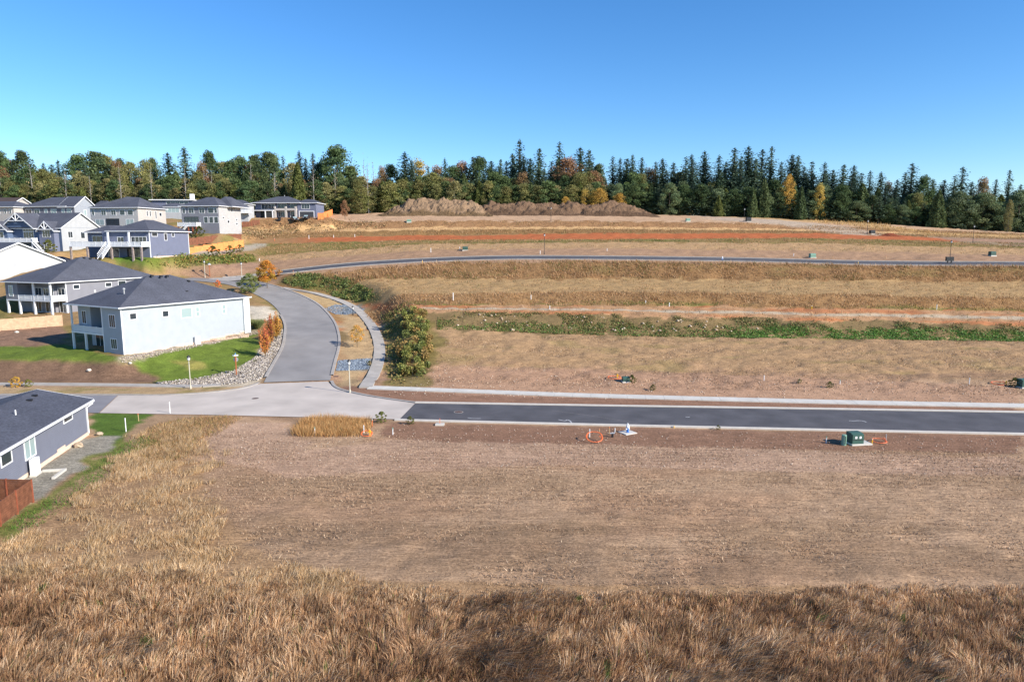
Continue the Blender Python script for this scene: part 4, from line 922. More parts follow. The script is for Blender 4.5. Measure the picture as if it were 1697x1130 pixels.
def snag(seed):
    rng = np.random.default_rng(seed); tb = MB(); H = 20.0; tb.tube([(0, 0, -1), (.2, 0, H * .5), (0, .2, H)], [.26, .18, .03], 6)
    for k in range(26):
        z = H * rng.uniform(.3, .97); a = rng.random() * 6.28; L_ = (1.05 - z / H) * 3.2 + .4; tb.tube([(0, 0, z), (math.cos(a) * L_, math.sin(a) * L_, z + L_ * .6)], [.06, .015], 4)
    C = rng.normal(size=(60, 3)) * np.array([1.2, 1.2, 4]) + np.array([0, 0, 11]); V, cc = leafset(C, rng.uniform(.2, .35, 60), fol(150, 125, 90), rng)
    return tri_mesh('crown', V, cc, M['leaf']), mesh_of(tb, 'trunk', M['bark_pale'])
FIR1, FIR2, CED, CED2 = fol(76, 92, 72), fol(62, 80, 68), fol(100, 106, 58), fol(70, 84, 54)
PROTO = {
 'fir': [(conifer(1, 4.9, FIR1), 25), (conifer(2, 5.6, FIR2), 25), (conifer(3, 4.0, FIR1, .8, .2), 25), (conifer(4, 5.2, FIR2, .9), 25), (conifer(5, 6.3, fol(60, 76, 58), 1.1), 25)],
 'cedar': [(cedar(11, 4.6, CED2), 25), (cedar(12, 5.2, fol(84, 96, 60)), 25), (cedar(13, 4.2, CED), 25)],
 'olive': [(decid(21, fol(122, 118, 72), fol(96, 100, 62), .22, 44, 110, .12), 20), (decid(22, fol(134, 126, 84), fol(104, 104, 66), .19, 44, 100, .1, pale=True), 20), (decid(23, fol(108, 110, 62), fol(124, 116, 74), .26, 46, 110, .12), 20)],
 'green': [(decid(31, fol(82, 98, 60), fol(66, 84, 56), .25, 46, 120, .2), 20), (decid(32, fol(74, 90, 62), fol(96, 106, 66), .20, 42, 115, .18, top=.42), 20), (decid(33, fol(90, 104, 62), fol(62, 80, 54), .29, 48, 120, .15), 20)],
 'russet': [(decid(41, fol(138, 102, 76), fol(120, 98, 70), .26, 40, 95, .25), 20), (decid(42, fol(132, 104, 74), fol(108, 98, 64), .22, 38, 95, .2, pale=True), 20)],
 'yellow': [(decid(51, fol(186, 148, 70), fol(160, 128, 66), .24, 26, 100, .12), 20), (decid(52, fol(158, 142, 74), fol(176, 144, 72), .22, 26, 100, .12), 20)],
 'willow': [(decid(61, fol(104, 116, 84), fol(88, 102, 70), .38, 60, 130, .05), 20), (decid(62, fol(92, 108, 76), fol(112, 120, 82), .34, 56, 130, .05), 20)],
 'snag': [(snag(71), 20), (snag(72), 20)],
}
KIND = {'fir': ('fir_tree', 'dark green fir tree'), 'cedar': ('cedar_tree', 'dense cone-shaped cedar tree'), 'olive': ('broadleaf_tree', 'olive green broadleaf tree'), 'green': ('broadleaf_tree', 'dark green broadleaf tree'),
        'russet': ('broadleaf_tree', 'russet brown autumn tree'), 'yellow': ('broadleaf_tree', 'golden yellow autumn tree'), 'willow': ('broadleaf_tree', 'rounded grey-green broadleaf tree'), 'snag': ('bare_tree', 'nearly leafless pale-trunked tree')}
def seg_of(X):
    for x1, s in ((60, 'above the craftsman house'), (160, 'behind the long-roofed grey house'), (250, 'behind the beige house'), (330, 'behind the flat-roofed white house'), (425, 'behind the greige house'), (530, 'behind the hilltop house'), (640, 'right of the hilltop house'), (800, 'behind the pale spoil heap'), (945, 'behind the dark ridge, left half'), (1090, 'behind the dark ridge, right half'), (1200, 'behind the gravel track'), (1300, 'behind the track-side cedars'), (1420, 'right of the track-side cedars'), (1540, 'behind the orange clay pile'), (1640, 'among the rounded right-hand trees')):
        if X < x1: return s
    return 'at the far right forest end'
LABC = {}
def tree(kind, X, top, Y, wf=1.0, v=None, rank='', label=None):
    p = P(X, 400, Y); x, y = p[0], Y; z = zg(x, y); H = max(P(X, top, Y)[2] - z, 2.0)
    pr = PROTO[kind]; (cm, tm), PH = pr[random.randrange(len(pr)) if v is None else v % len(pr)]
    nm, lb = KIND[kind]; r = empty(nm, (x, y, z - .1), random.uniform(0, 6.28)); s = H / PH; w = wf * (s * .65 + .35 * .9) * (random.uniform(1.35, 1.85) if kind == 'fir' else random.uniform(.85, 1.15))
    r.scale = (w, w, s); link('trunk', tm, r); link('crown', cm, r)
    lab = label or (lb + ' ' + rank + seg_of(X)); tag(r, lab, 'tree', lab + ' group' if not label else 'forest trees')
    if not label: r['group'] = lb + 's ' + rank + seg_of(X)
    return r
YB = lambda X: float(np.interp(X, [0, 430, 700, 1000, 1250, 1450, 1697], [303, 300, 312, 312, 303, 293, 281]))
SKY = [(11, 250, 'green'), (51, 250, 'green'), (24, 265, 'russet', 1.3), (84, 270, 'fir'), (97, 272, 'fir'), (108, 265, 'fir', 1.2), (141, 257, 'green', 1.1), (172, 252, 'green', 1.4), (188, 258, 'olive'), (203, 268, 'russet', .8), (210, 263, 'green'), (226, 268, 'olive'), (251, 266, 'olive'), (263, 262, 'green', .8), (288, 253, 'fir', 1.1), (315, 244, 'fir'), (330, 268, 'snag'), (342, 270, 'russet', .8), (355, 252, 'green', .9), (376, 268, 'olive'), (390, 266, 'green'), (405, 260, 'green', 1.1), (428, 257, 'green'), (398, 280, 'russet'), (420, 272, 'russet', .8),
 (449, 252, 'green', 1.2), (460, 255, 'green', .8), (475, 258, 'fir', .8), (490, 270, 'olive'), (502, 250, 'fir', .75), (512, 262, 'fir', .8), (524, 254, 'fir', .7), (535, 270, 'green'), (562, 243, 'green', 1.15), (585, 275, 'olive'), (606, 262, 'snag'), (622, 270, 'snag'), (636, 277, 'russet', .7), (650, 273, 'green'), (674, 252, 'fir', 1.1), (685, 266, 'fir'), (696, 263, 'yellow', .9), (712, 276, 'fir'), (726, 276, 'russet', 1.1), (739, 262, 'fir', .7), (752, 276, 'green'), (767, 269, 'russet'), (785, 259, 'fir'), (796, 261, 'green'), (815, 266, 'fir', .8), (830, 263, 'fir', .8), (839, 267, 'fir', .8), (849, 254, 'fir'), (861, 231, 'fir'),
 (878, 262, 'fir'), (893, 245, 'fir', 1.2), (913, 268, 'fir'), (926, 235, 'fir', .9), (938, 262, 'russet', 1.2), (960, 244, 'fir'), (974, 248, 'fir'), (990, 272, 'green'), (1013, 259, 'fir'), (1025, 262, 'fir', .8), (1036, 262, 'fir'), (1045, 256, 'fir', .8), (1060, 261, 'fir'), (1074, 280, 'russet'), (1083, 268, 'fir'), (1094, 263, 'fir'), (1112, 269, 'fir'), (1122, 285, 'olive'), (1132, 259, 'fir', .9), (1141, 256, 'fir'), (1162, 250, 'fir', 1.1), (1186, 257, 'fir'), (1198, 268, 'fir'), (1211, 245, 'fir', 1.3), (1222, 258, 'fir', .8), (1233, 242, 'fir'), (1246, 262, 'fir'), (1256, 248, 'fir', 1.1), (1271, 242, 'fir'), (1288, 268, 'fir'), (1305, 256, 'fir', 1.1), (1315, 258, 'fir'), (1326, 276, 'fir'), (1338, 267, 'fir'), (1359, 269, 'fir'), (1373, 281, 'fir'), (1390, 272, 'fir'), (1407, 274, 'fir', 1.2), (1420, 286, 'fir'), (1434, 283, 'fir'), (1452, 285, 'fir'), (1465, 302, 'russet', .7), (1479, 298, 'fir'), (1492, 286, 'fir'), (1502, 270, 'fir', 1.1), (1523, 292, 'green', .9), (1538, 297, 'fir'), (1556, 298, 'fir'), (1573, 290, 'fir'), (1585, 276, 'fir'), (1602, 301, 'fir'), (1620, 296, 'russet', .8), (1641, 297, 'fir', .8), (1662, 281, 'fir', .9), (1682, 305, 'fir'), (1700, 300, 'fir'), (1720, 296, 'fir'), (-12, 256, 'green'), (-30, 262, 'fir')]
for i, q in enumerate(SKY):
    tree(q[2], q[0], q[1], YB(q[0]) + 10 + (i * 37 % 11), q[3] if len(q) > 3 else 1.0, i)
for i in range(95):
    X = random.uniform(60, 1720) if i < 30 else random.uniform(640, 1725)
    top = np.interp(X, sorted(q[0] for q in SKY), [q[1] for q in sorted(SKY)]) + random.uniform(8, 34)
    tree('fir', X, top, YB(X) + random.uniform(6, 26), random.uniform(.8, 1.1), None, rank='in back row ')
# second row and forest edge
MIDL = ['olive', 'olive', 'green', 'olive', 'russet', 'green', 'olive', 'snag', 'olive', 'cedar']
MIDC = ['green', 'olive', 'fir', 'cedar', 'green', 'russet', 'fir', 'green', 'olive', 'cedar']
MIDR = ['fir', 'green', 'cedar', 'fir', 'olive', 'fir', 'willow', 'green', 'cedar', 'fir']
X = -20; i = 0
while X < 1730:
    st = np.interp(X, [0, 500, 1000, 1350, 1697], [268, 276, 278, 292, 318]); L3 = MIDL if X < 480 else (MIDC if X < 1000 else MIDR)
    tree(L3[(i * 7 + 3) % 10], X, st + random.uniform(6, 30), YB(X) + random.uniform(2, 9), random.uniform(.9, 1.25), rank='in mid-row ')
    X += random.uniform(9, 14); i += 1
X = -15
while X < 1730:
    st = np.interp(X, [0, 500, 700, 1000, 1250, 1500, 1697], [300, 305, 300, 306, 312, 330, 345]); L3 = ['olive', 'green', 'olive', 'cedar', 'olive', 'green'] if X < 1000 else ['green', 'fir', 'willow', 'cedar', 'green', 'fir']
    tree(L3[i % 6], X, st + random.uniform(-6, 12), YB(X) + random.uniform(-4, 1), random.uniform(.95, 1.3), rank='in front row ')
    X += random.uniform(10, 16); i += 1
for i in range(13):
    X = 15 + i * 50 + random.uniform(-9, 9); tree('snag', X, random.uniform(268, 296), YB(X) - random.uniform(2, 7), random.uniform(.7, 1.0), None, rank='in front row ')
# dark undergrowth filling the forest foot
_r = np.random.default_rng(77); n = 52000; s_ = _r.uniform(-.80, .82, n); Xp = CX + s_ * FPX * CP; yb = np.interp(Xp, [0, 430, 700, 1000, 1250, 1450, 1697], [303, 300, 312, 312, 303, 293, 281])
y = yb + _r.uniform(-5, 22, n); x = s_ * y; z = Zt(x, y); hh = _r.random(n) ** 1.4 * (1.5 + 5.5 * fbm(x * .15, y * .15, 66, 3) * np.clip((y - yb + 6) / 8, .15, 1))
V, cc = leafset(np.stack([x, y, z + hh], 1), _r.uniform(.25, .6, n), np.array([fol(84, 92, 56), fol(104, 100, 62), fol(66, 78, 50), fol(118, 104, 70)])[_r.integers(0, 4, n)], _r)
o = mesh_np('forest_undergrowth', V, np.arange(3 * n).reshape(-1, 3), M['leaf'], np.clip(cc, .003, 1)); tag(o, 'shadowy undergrowth of shrubs along the foot of the forest', 'undergrowth', None, 'stuff')
# named single trees of the forest edge
def one(kind, X, top, base, wf, label, v=None, dY=-6): tree(kind, X, top, YB(X) + dY, wf, v, label=label)
one('yellow', 937, 326, 337, .8, 'small golden tree, leftmost of the yellow saplings behind the dark ridge', 0, -8)
one('yellow', 969, 312, 335, .9, 'slim yellow-green sapling left of the brightest yellow tree', 1, -8)
one('yellow', 983, 314, 336, .9, 'golden sapling touching the brightest yellow tree behind the ridge', 1, -8)
one('yellow', 993, 312, 336, 1.2, 'brightest yellow tree behind the dark spoil ridge', 0, -9)
one('yellow', 1025, 320, 338, 1.1, 'rounded orange-yellow tree at the right of the yellow saplings', 0, -8)
one('cedar', 1188, 324, 353, .9, 'small bright cone-shaped cedar beside the gravel track', 2, -9)
one('cedar', 1245, 316, 357, .75, 'narrow cedar standing by the lamp post near the track', 1, -9)
one('cedar', 1262, 294, 357, .8, 'taller cedar just right of the narrow cedar by the track', 1, -7)
one('cedar', 1323, 309, 357, .9, 'full cone-shaped cedar left of the yellow-topped tree', 0, -8)
one('yellow', 1302, 290, 345, .7, 'orange-crowned tree among the firs on the right', 0, -2)
one('yellow', 1354, 304, 355, .55, 'yellow-topped tree at the right forest edge', 1, -3)
one('cedar', 1550, 316, 386, .85, 'tall pale cedar in front of the rounded trees', 1, -9)
one('willow', 1583, 318, 386, 1.15, 'leftmost big rounded grey-green tree on the right', 0, -4)
one('willow', 1625, 320, 388, 1.2, 'middle big rounded grey-green tree on the right', 1, -3)
one('willow', 1684, 316, 390, 1.2, 'big rounded grey-green tree at the right edge', 0, -4)
one('olive', 1668, 331, 390, .55, 'small pale tree standing alone before the dark right forest edge', 1, -13)
one('olive', 600, 308, 347, 1.05, 'rounded olive tree at the forest foot left of the pale heap', 2, -14)
one('cedar', 498, 270, 340, 1.0, 'bushy olive cedar right behind the hilltop house', 2, -8)
one('russet', 573, 332, 349, .55, 'small red-leaved sapling on the hilltop right of the house', 0, -40)
one('yellow', 405, 336, 350, .9, 'low orange-red autumn tree right of the greige house roof', 0, -12)

# look-alike forest trees: say which one it is along the row
from collections import defaultdict
_by = defaultdict(list)
for o in COL.objects:
    if o.get('category') == 'tree': _by[o['label']].append(o)
ORD = ['leftmost', 'second from left', 'third from left', 'fourth from left', 'fifth from left', 'sixth from left', 'seventh from left', 'eighth from left', 'ninth from left', 'tenth from left', 'eleventh from left', 'twelfth from left', 'thirteenth from left', 'fourteenth from left']
for lb, os_ in _by.items():
    if len(os_) > 1:
        os_.sort(key=lambda o: o.location.x / o.location.y)
        for k, o in enumerate(os_): o['label'] = lb + ', ' + ('rightmost' if k == len(os_) - 1 else ORD[min(k, len(ORD) - 1)])
# ================================================================== GRASS (stuff)
M['blade'] = mat_attr('dry_grass_blades', .8, .30, .15)
def unproject_mask(x, y, z): return proj(x, y, z)
def pick(cols, w, n, rng):
    c = np.array([alb(*q, 1.0) for q in cols]); return c[rng.choice(len(cols), n, p=np.array(w) / sum(w))]
def blades1(x, y, z, h, w, lx, ly, col, rng):
    n = len(x); a = rng.random(n) * math.pi; dx, dy = np.cos(a) * w / 2, np.sin(a) * w / 2
    V = np.stack([np.stack([x - dx, y - dy, z - .03], 1), np.stack([x + dx, y + dy, z - .03], 1), np.stack([x + lx * h, y + ly * h, z + h], 1)], 1).reshape(-1, 3)
    return V, np.repeat(col, 3, 0), np.arange(3 * n).reshape(-1, 3)
def blades2(x, y, z, h, w, lx, ly, col, rng):
    n = len(x); a = rng.random(n) * math.pi; dx, dy = np.cos(a) * w / 2, np.sin(a) * w / 2
    m = np.stack([x + lx * h * .35, y + ly * h * .35, z + h * .62], 1); t = np.stack([x + lx * h, y + ly * h, z + h * (1 - .25 * np.clip(np.hypot(lx, ly), 0, 1.5))], 1)
    o = np.stack([dx, dy, 0 * dx], 1); b = np.stack([x, y, z - .03], 1)
    V = np.stack([b - o * .8, b + o * .8, m + o, m - o, t], 1).reshape(-1, 3); i = np.arange(n)[:, None] * 5
    T = np.concatenate([i + np.array([[0, 1, 2]]), i + np.array([[0, 2, 3]]), i + np.array([[3, 2, 4]])], 0)
    return V, np.repeat(col, 5, 0), T
def stuff(name, V, c, T, label, m='blade'):
    o = mesh_np(name, V, T, M[m], np.clip(c, .003, 1)); tag(o, label, 'grass', None, 'stuff'); return o
rng = np.random.default_rng(5)
FGEDGE = [(-200, 1000), (0, 955), (150, 940), (300, 945), (430, 962), (560, 978), (700, 982), (1000, 985), (1200, 985), (1400, 980), (1697, 972), (1900, 966)]
# tall dry grass in the foreground
n = 420000
y = rng.uniform(24, 43, n); x = rng.uniform(-.86, .86, n) * (y + 2); z = Zt(x, y) + 0; X, R = proj(x, y, z)
edge = np.interp(X, [q[0] for q in FGEDGE], [q[1] for q in FGEDGE]) + (fbm(x * .5, y * .5, 5, 3) - .5) * 30
dens = fbm(x * .55, y * .55, 15, 4); keep = (R > edge) & (rng.random(n) < np.clip((dens - .2) * 2.8, .45, 1))
for (xa, ra, xb, rb) in ((697, 980, 680, 1060), (773, 978, 762, 1055)):      # two wheel ruts
    t = np.clip((R - ra) / (rb - ra), -.2, 1.1); cx = xa + (xb - xa) * t; keep &= ~((abs(X - cx) < 9) & (R < rb) & (rng.random(n) < .88))
x, y, z, X, R = (q[keep] for q in (x, y, z, X, R)); n = len(x)
patch = fbm(x * .22, y * .4, 33, 4); patch2 = fbm(x * .5, y * .9, 35, 4)
h = (.30 + .62 * fbm(x * .3, y * .45, 17, 3) + .22 * (fbm(x * 1.4, y * 1.4, 18, 2) - .5)) * rng.uniform(.45, 1.3, n) * (.55 + .45 * sstep(0, 60, R - np.interp(X, [q[0] for q in FGEDGE], [q[1] for q in FGEDGE])))
def clump(x, y, cell, seed):
    ix, iy = np.floor(x / cell), np.floor(y / cell); bx = by = None; bd = np.full(x.shape, 1e9); hv = np.zeros(x.shape); cv = np.zeros(x.shape); la = np.zeros(x.shape); bx = np.zeros(x.shape); by = np.zeros(x.shape)
    for di in (-1, 0, 1):
        for dj in (-1, 0, 1):
            i, j = ix + di, iy + dj; px = (i + _h(i, j, seed)) * cell; py = (j + _h(i, j, seed + 1)) * cell; d = np.hypot(x - px, y - py); m = d < bd
            bd = np.where(m, d, bd); bx = np.where(m, px, bx); by = np.where(m, py, by); hv = np.where(m, _h(i, j, seed + 2), hv); cv = np.where(m, _h(i, j, seed + 3), cv); la = np.where(m, _h(i, j, seed + 4), la)
    return (x - bx) / cell, (y - by) / cell, bd / cell, hv, cv, la
rx, ry, rd, hv, cv, la = clump(x, y, .75, 3)
h *= (.62 + .75 * hv) * (1.12 - .5 * np.clip(rd, 0, .8))
ang = (fbm(x * .16, y * .22, 41, 3) - .5) * 5.0 + .35 + (la - .5) * 1.2; am = .2 + .7 * sstep(.45, .75, fbm(x * .25, y * .35, 43, 3)) + .25 * la
lx = np.cos(ang) * am + rx * .9 + rng.normal(size=n) * .14; ly = np.sin(ang) * am * .6 + ry * .9 + rng.normal(size=n) * .14
c1 = pick([(190, 158, 122), (174, 138, 100), (200, 176, 146), (156, 116, 82)], [4, 4, 3, 2], n, rng); c2 = pick([(140, 102, 74), (122, 90, 64), (160, 122, 90), (112, 98, 60)], [4, 3, 3, 1], n, rng)
f = (.22 + .78 * sstep(.38, .62, patch * .5 + patch2 * .3 + cv * .2 + (rng.random(n) - .5) * .25))[:, None]; col = c1 * f + c2 * (1 - f)
gr = (fbm(x * .9, y * .9, 77, 2) > .87) | (rng.random(n) < .012); col[gr] = pick([(88, 104, 52)], [1], gr.sum(), rng)
col *= rng.uniform(.72, 1.35, (n, 1)) * (.92 + .5 * cv[:, None])
stuff('tall_dry_grass', *blades2(x, y, z, h, rng.uniform(.014, .032, n), lx, ly, col, rng), 'tall tangled dry brown grass along the bottom of the picture')
# golden meadow on the left
n = 330000
y = rng.uniform(36, 80, n); x = rng.uniform(-.80, -.10, n) * y; z = Zt(x, y); X, R = proj(x, y, z)
ok = inpoly(X + (fbm(x * .4, y * .4, 3, 4) - .5) * 190, R + (fbm(x * .4 + 7, y * .4, 4, 3) - .5) * 30, [(235, 742), (300, 700), (345, 712), (335, 770), (345, 830), (420, 900), (520, 950), (640, 968), (740, 985), (700, 1000), (0, 1000), (0, 905), (110, 850)])
th = fbm(x * .45, y * .45, 19, 4); ok &= rng.random(n) < np.clip((th - .34) * 4.0, .10, 1)
x, y, z, X, R, th = (q[ok] for q in (x, y, z, X, R, th)); n = len(x)
rx, ry, rd, hv, cv, la = clump(x, y, .55, 23); h = (.14 + .40 * th) * rng.uniform(.5, 1.3, n) * (.6 + .8 * hv); ang = (fbm(x * .3, y * .3, 47, 3) - .5) * 6; am = .35
col = pick([(212, 182, 140), (196, 162, 118), (178, 144, 104), (214, 194, 164), (156, 130, 94)], [4, 4, 3, 3, 2], n, rng) * rng.uniform(.8, 1.2, (n, 1)) * (.8 + .4 * fbm(x * .2, y * .2, 48, 3))[:, None]
stuff('golden_meadow_grass', *blades1(x, y, z, h, rng.uniform(.02, .045, n), np.cos(ang) * am + rx * .9 + rng.normal(size=n) * .2, np.sin(ang) * am + ry * .9 + rng.normal(size=n) * .2, col * (.82 + .4 * cv[:, None]), rng), 'golden dry meadow grass beside the graded lot on the left')
# stubble on the graded lots
n = 300000
y = np.concatenate([rng.uniform(37, 75, n), rng.uniform(88, 126, n // 2)]); n = len(y); x = rng.uniform(-.8, .85, n) * y; z, ft, w = Zt(x, y, raw=True); X, R = proj(x, y, z)
th = fbm(x * .12, y * .3, 52, 4); row = np.sin(2 * np.pi * (y + .07 * x + 1.6 * fbm(x * .06, y * .06, 58, 2)) / .95) * .5 + .5; ok = (rng.random(n) < np.clip((th - .26) * 2.0, .05, .8) * (.25 + .75 * row ** 2))
ok &= np.where(y < 76, inpoly(X, R, [(345, 712), (480, 715), (640, 720), (1000, 735), (1697, 750), (1900, 760), (1900, 1000), (560, 990), (420, 905), (340, 830)]), (ft > 1.08) & (ft < 2) & inpoly(X, R, [(740, 556), (1900, 556), (1900, 668), (700, 645)]))
x, y, z = x[ok], y[ok], z[ok]; n = len(x); big = 1 + (y > 80) * .8
col = pick([(174, 144, 118), (142, 116, 92), (122, 100, 78), (208, 182, 152)], [4, 4, 2, 2.5], n, rng) * rng.uniform(.75, 1.2, (n, 1))
stuff('lot_stubble', *blades1(x, y, z, rng.uniform(.05, .16, n) * big, rng.uniform(.03, .08, n) * big, rng.normal(size=n) * .9, rng.normal(size=n) * .9, col, rng), 'thin mown stubble scattered over the graded dirt lots')
# bank and bench grass on the terraces
n = 420000
y = rng.uniform(124, 262, n); x = rng.uniform(-.46, .83, n) * y; z, ft, w = Zt(x, y, raw=True); k = np.floor(ft); t = ft - k
p = np.select([k == 4, k == 5, k == 6, k == 9, k == 11, k == 13, k == 8, k == 3, k == 12], [.95, .3, 1, .5, .8, .8, .12 * (t > .5), .08, .12], 0.0)
d1, _ = near_poly(x, y, ROAD2); d2, _ = near_poly(x, y, STREET); th = fbm(x * .3, y * .3, 27, 4)
ok = (rng.random(n) < p * np.clip((th - .15) * 2.2, .2, 1)) & (d1 > 4.3) & (d2 > 12) & (w > .5)
x, y, z, k, th, t = (q[ok] for q in (x, y, z, k, th, t)); n = len(x)
h = np.select([k == 6, k == 4, k == 5], [.85, .6, .28], .5) * rng.uniform(.5, 1.2, n) * (.55 + .8 * th)
col = pick([(186, 150, 112), (166, 128, 90), (148, 112, 78), (196, 166, 130), (126, 106, 66)], [4, 4, 3, 2, 1.4], n, rng) * rng.uniform(.78, 1.2, (n, 1))
g = fbm(x * .1, y * .35, 71, 4); gm = (g > .56) & (rng.random(n) < np.where(k == 4, .7 * (t < .3), np.where(k == 9, .75, .22))); col[gm] = pick([(96, 108, 54), (110, 112, 60)], [1, 1], gm.sum(), rng)
stuff('bank_grass', *blades1(x, y, z, h, rng.uniform(.08, .16, n), rng.normal(size=n) * .45 - .15, rng.normal(size=n) * .45, col, rng), 'long dry grass covering the terrace banks of the hillside')
# golden tuft by the street
def tuft_field(name, label, poly, n, hh, cols, wts, wd, lean=.4, seed=1):
    r = np.random.default_rng(seed); P0 = [G(*q) for q in poly]; xs = [q[0] for q in P0]; ys = [q[1] for q in P0]
    x = r.uniform(min(xs), max(xs), n); y = r.uniform(min(ys), max(ys), n); ok = inpoly(x + r.normal(size=n) * .5 + 2.2 * (fbm(x * .5, y * .5, seed, 3) - .5), y + r.normal(size=n) * .5, [(q[0], q[1]) for q in P0]); x, y = x[ok], y[ok]; z = Zt(x, y); n = len(x)
    th = fbm(x * .8, y * .8, seed, 3); col = pick(cols, wts, n, r) * r.uniform(.75, 1.25, (n, 1))
    V, c, T = blades1(x, y, z, hh * (.45 + .9 * th) * r.uniform(.6, 1.2, n), r.uniform(*wd, n), r.normal(size=n) * lean, r.normal(size=n) * lean, col, r)
    return stuff(name, V, c, T, label)
tuft_field('golden_tuft_grass', 'patch of tall golden grass beside the concrete crossing', [(490, 712), (505, 696), (560, 694), (605, 698), (612, 714), (590, 722), (530, 724), (500, 722)], 11000, .8, [(206, 168, 116), (192, 146, 94), (170, 126, 80), (120, 112, 68)], [4, 4, 2, .6], (.03, .06), .35, 3)
tuft_field('roadside_dry_grass', 'dry bunch grass between the near lawn and the worn dirt entrance', [(230, 738), (262, 702), (330, 690), (395, 692), (372, 712), (330, 735), (300, 760), (235, 770)], 12000, .35, [(190, 156, 112), (170, 132, 90), (110, 116, 60), (150, 120, 90)], [4, 3, 1.6, 2], (.03, .06), .6, 4)
tuft_field('green_weeds', 'bright green weeds scattered along the gravel edge by the near house', [(8, 884), (60, 842), (120, 806), (190, 752), (218, 728), (256, 722), (250, 738), (215, 762), (150, 806), (90, 850), (20, 900)], 9000, .22, [(92, 126, 52), (76, 108, 44), (120, 132, 64)], [3, 3, 2], (.03, .06), .7, 5)
tuft_field('forest_edge_grass', 'strip of tall straw grass along the right forest edge', [(1300, 361), (1380, 364), (1480, 376), (1560, 387), (1600, 389), (1560, 392), (1460, 382), (1350, 369)], 9000, 1.0, [(196, 164, 110), (176, 140, 92)], [1, 1], (.15, .3), .35, 6)
# ================================================================== SHRUBS AND LEAFY BANKS
M['shrubleaf'] = mat_attr('shrub_leaves', .6, .2, .3)
def leaf_mass(name, label, pts, sizes, cols, rng, cat='shrubs', kind='stuff', parent=None):
    V, c = leafset(pts, sizes, cols, rng); o = mesh_np(name, V, np.arange(len(V)).reshape(-1, 3), M['shrubleaf'], np.clip(c, .003, 1), parent)
    if not parent: tag(o, label, cat, None, kind)
    return o
# green bramble on the lowest terrace bank
n = 120000; y = rng.uniform(122, 134, n); x = rng.uniform(-.20, .84, n) * y; z, ft, w = Zt(x, y, raw=True); X, R = proj(x, y, z); t = ft - 2
g = fbm(x * .16, y * .5, 171, 4); g2 = fbm(x * .5, y * .5, 172, 3)
low = sstep(.75, .25, t); ok = (ft > 1.96) & (ft < 3.02) & (X > 725) & (rng.random(n) < np.clip((g * .55 + g2 * .45 + low * .12 - .47) * 6, .02, 1))
x, y, z, t, X, g = (q[ok] for q in (x, y, z, t, X, g)); n = len(x); hh = .42 * fbm(x * .7, y * .7, 174, 3) * rng.random(n)
bright = (sstep(1150, 1320, X) * sstep(.75, .35, t) + .30 * sstep(.6, .3, t))[:, None]
ca = pick([(100, 104, 58), (120, 110, 66), (134, 110, 74), (80, 90, 50)], [3, 3, 2, 2], n, rng); cb = pick([(86, 120, 50), (100, 132, 58), (74, 104, 44)], [1, 1, 1], n, rng); q = (rng.random((n, 1)) < bright); 
leaf_mass('bank_brambles', 'green bramble and ivy cover on the lowest terrace bank', np.stack([x, y, z + hh], 1), rng.uniform(.08, .18, n), np.where(q, cb, ca) * 1.25, rng)
# blackberry slope left, above the curved footpath
def slope_mass(name, label, poly, n, hgt, cols, wts, seed, size=(.12, .28), dens=.35):
    r = np.random.default_rng(seed); P0 = [G(*q) for q in poly]; xs = [q[0] for q in P0]; ys = [q[1] for q in P0]
    x = r.uniform(min(xs), max(xs), n); y = r.uniform(min(ys), max(ys), n); z = Zt(x, y); X, R = proj(x, y, z)
    ok = inpoly(X + (fbm(x * .5, y * .5, seed, 3) - .5) * 16, R + (fbm(x * .5, y * .5, seed + 3, 3) - .5) * 10, poly) & (r.random(n) < np.clip((fbm(x * .6, y * .6, seed + 1, 3) - dens) * 4, .03, 1)); x, y, z = x[ok], y[ok], z[ok]; n = len(x)
    hh = hgt * fbm(x * .6, y * .6, seed + 2, 3) ** 1.3 * 1.6 * r.random(n) ** .6
    return leaf_mass(name, label, np.stack([x, y, z + hh], 1), r.uniform(*size, n), pick(cols, wts, n, r) * 1.2, r)
slope_mass('blackberry_slope', 'dark green blackberry patch above the curving footpath', [(478, 456), (520, 455), (560, 462), (612, 478), (622, 490), (605, 500), (580, 500), (540, 486), (490, 476), (470, 468)], 26000, .8, [(86, 100, 52), (98, 110, 58), (122, 114, 64), (74, 88, 46)], [3, 3, 1, 2], 201)
slope_mass('weedy_bank', 'weedy green and brown growth between footpath and bramble thicket', [(632, 520), (668, 516), (670, 640), (640, 640), (640, 600), (640, 560)], 14000, .7, [(104, 112, 58), (128, 112, 66), (84, 96, 48), (150, 124, 80)], [3, 3, 2, 2], 205, (.1, .22))
slope_mass('shrubby_slope', 'mixed green and russet shrubs on the slope below the slate house', [(236, 432), (300, 426), (420, 424), (425, 434), (350, 440), (300, 448), (255, 444)], 16000, 1.1, [(98, 112, 50), (120, 118, 58), (150, 112, 64), (80, 96, 44)], [3, 3, 2, 2], 209, (.15, .3))
slope_mass('hilltop_scrub', 'dry grey-brown scrub on the bank below the hilltop house', [(405, 385), (430, 370), (520, 367), (640, 368), (640, 378), (500, 384), (430, 398), (400, 402)], 14000, 1.2, [(140, 116, 84), (116, 104, 68), (160, 130, 96)], [3, 2, 2], 213, (.18, .35))
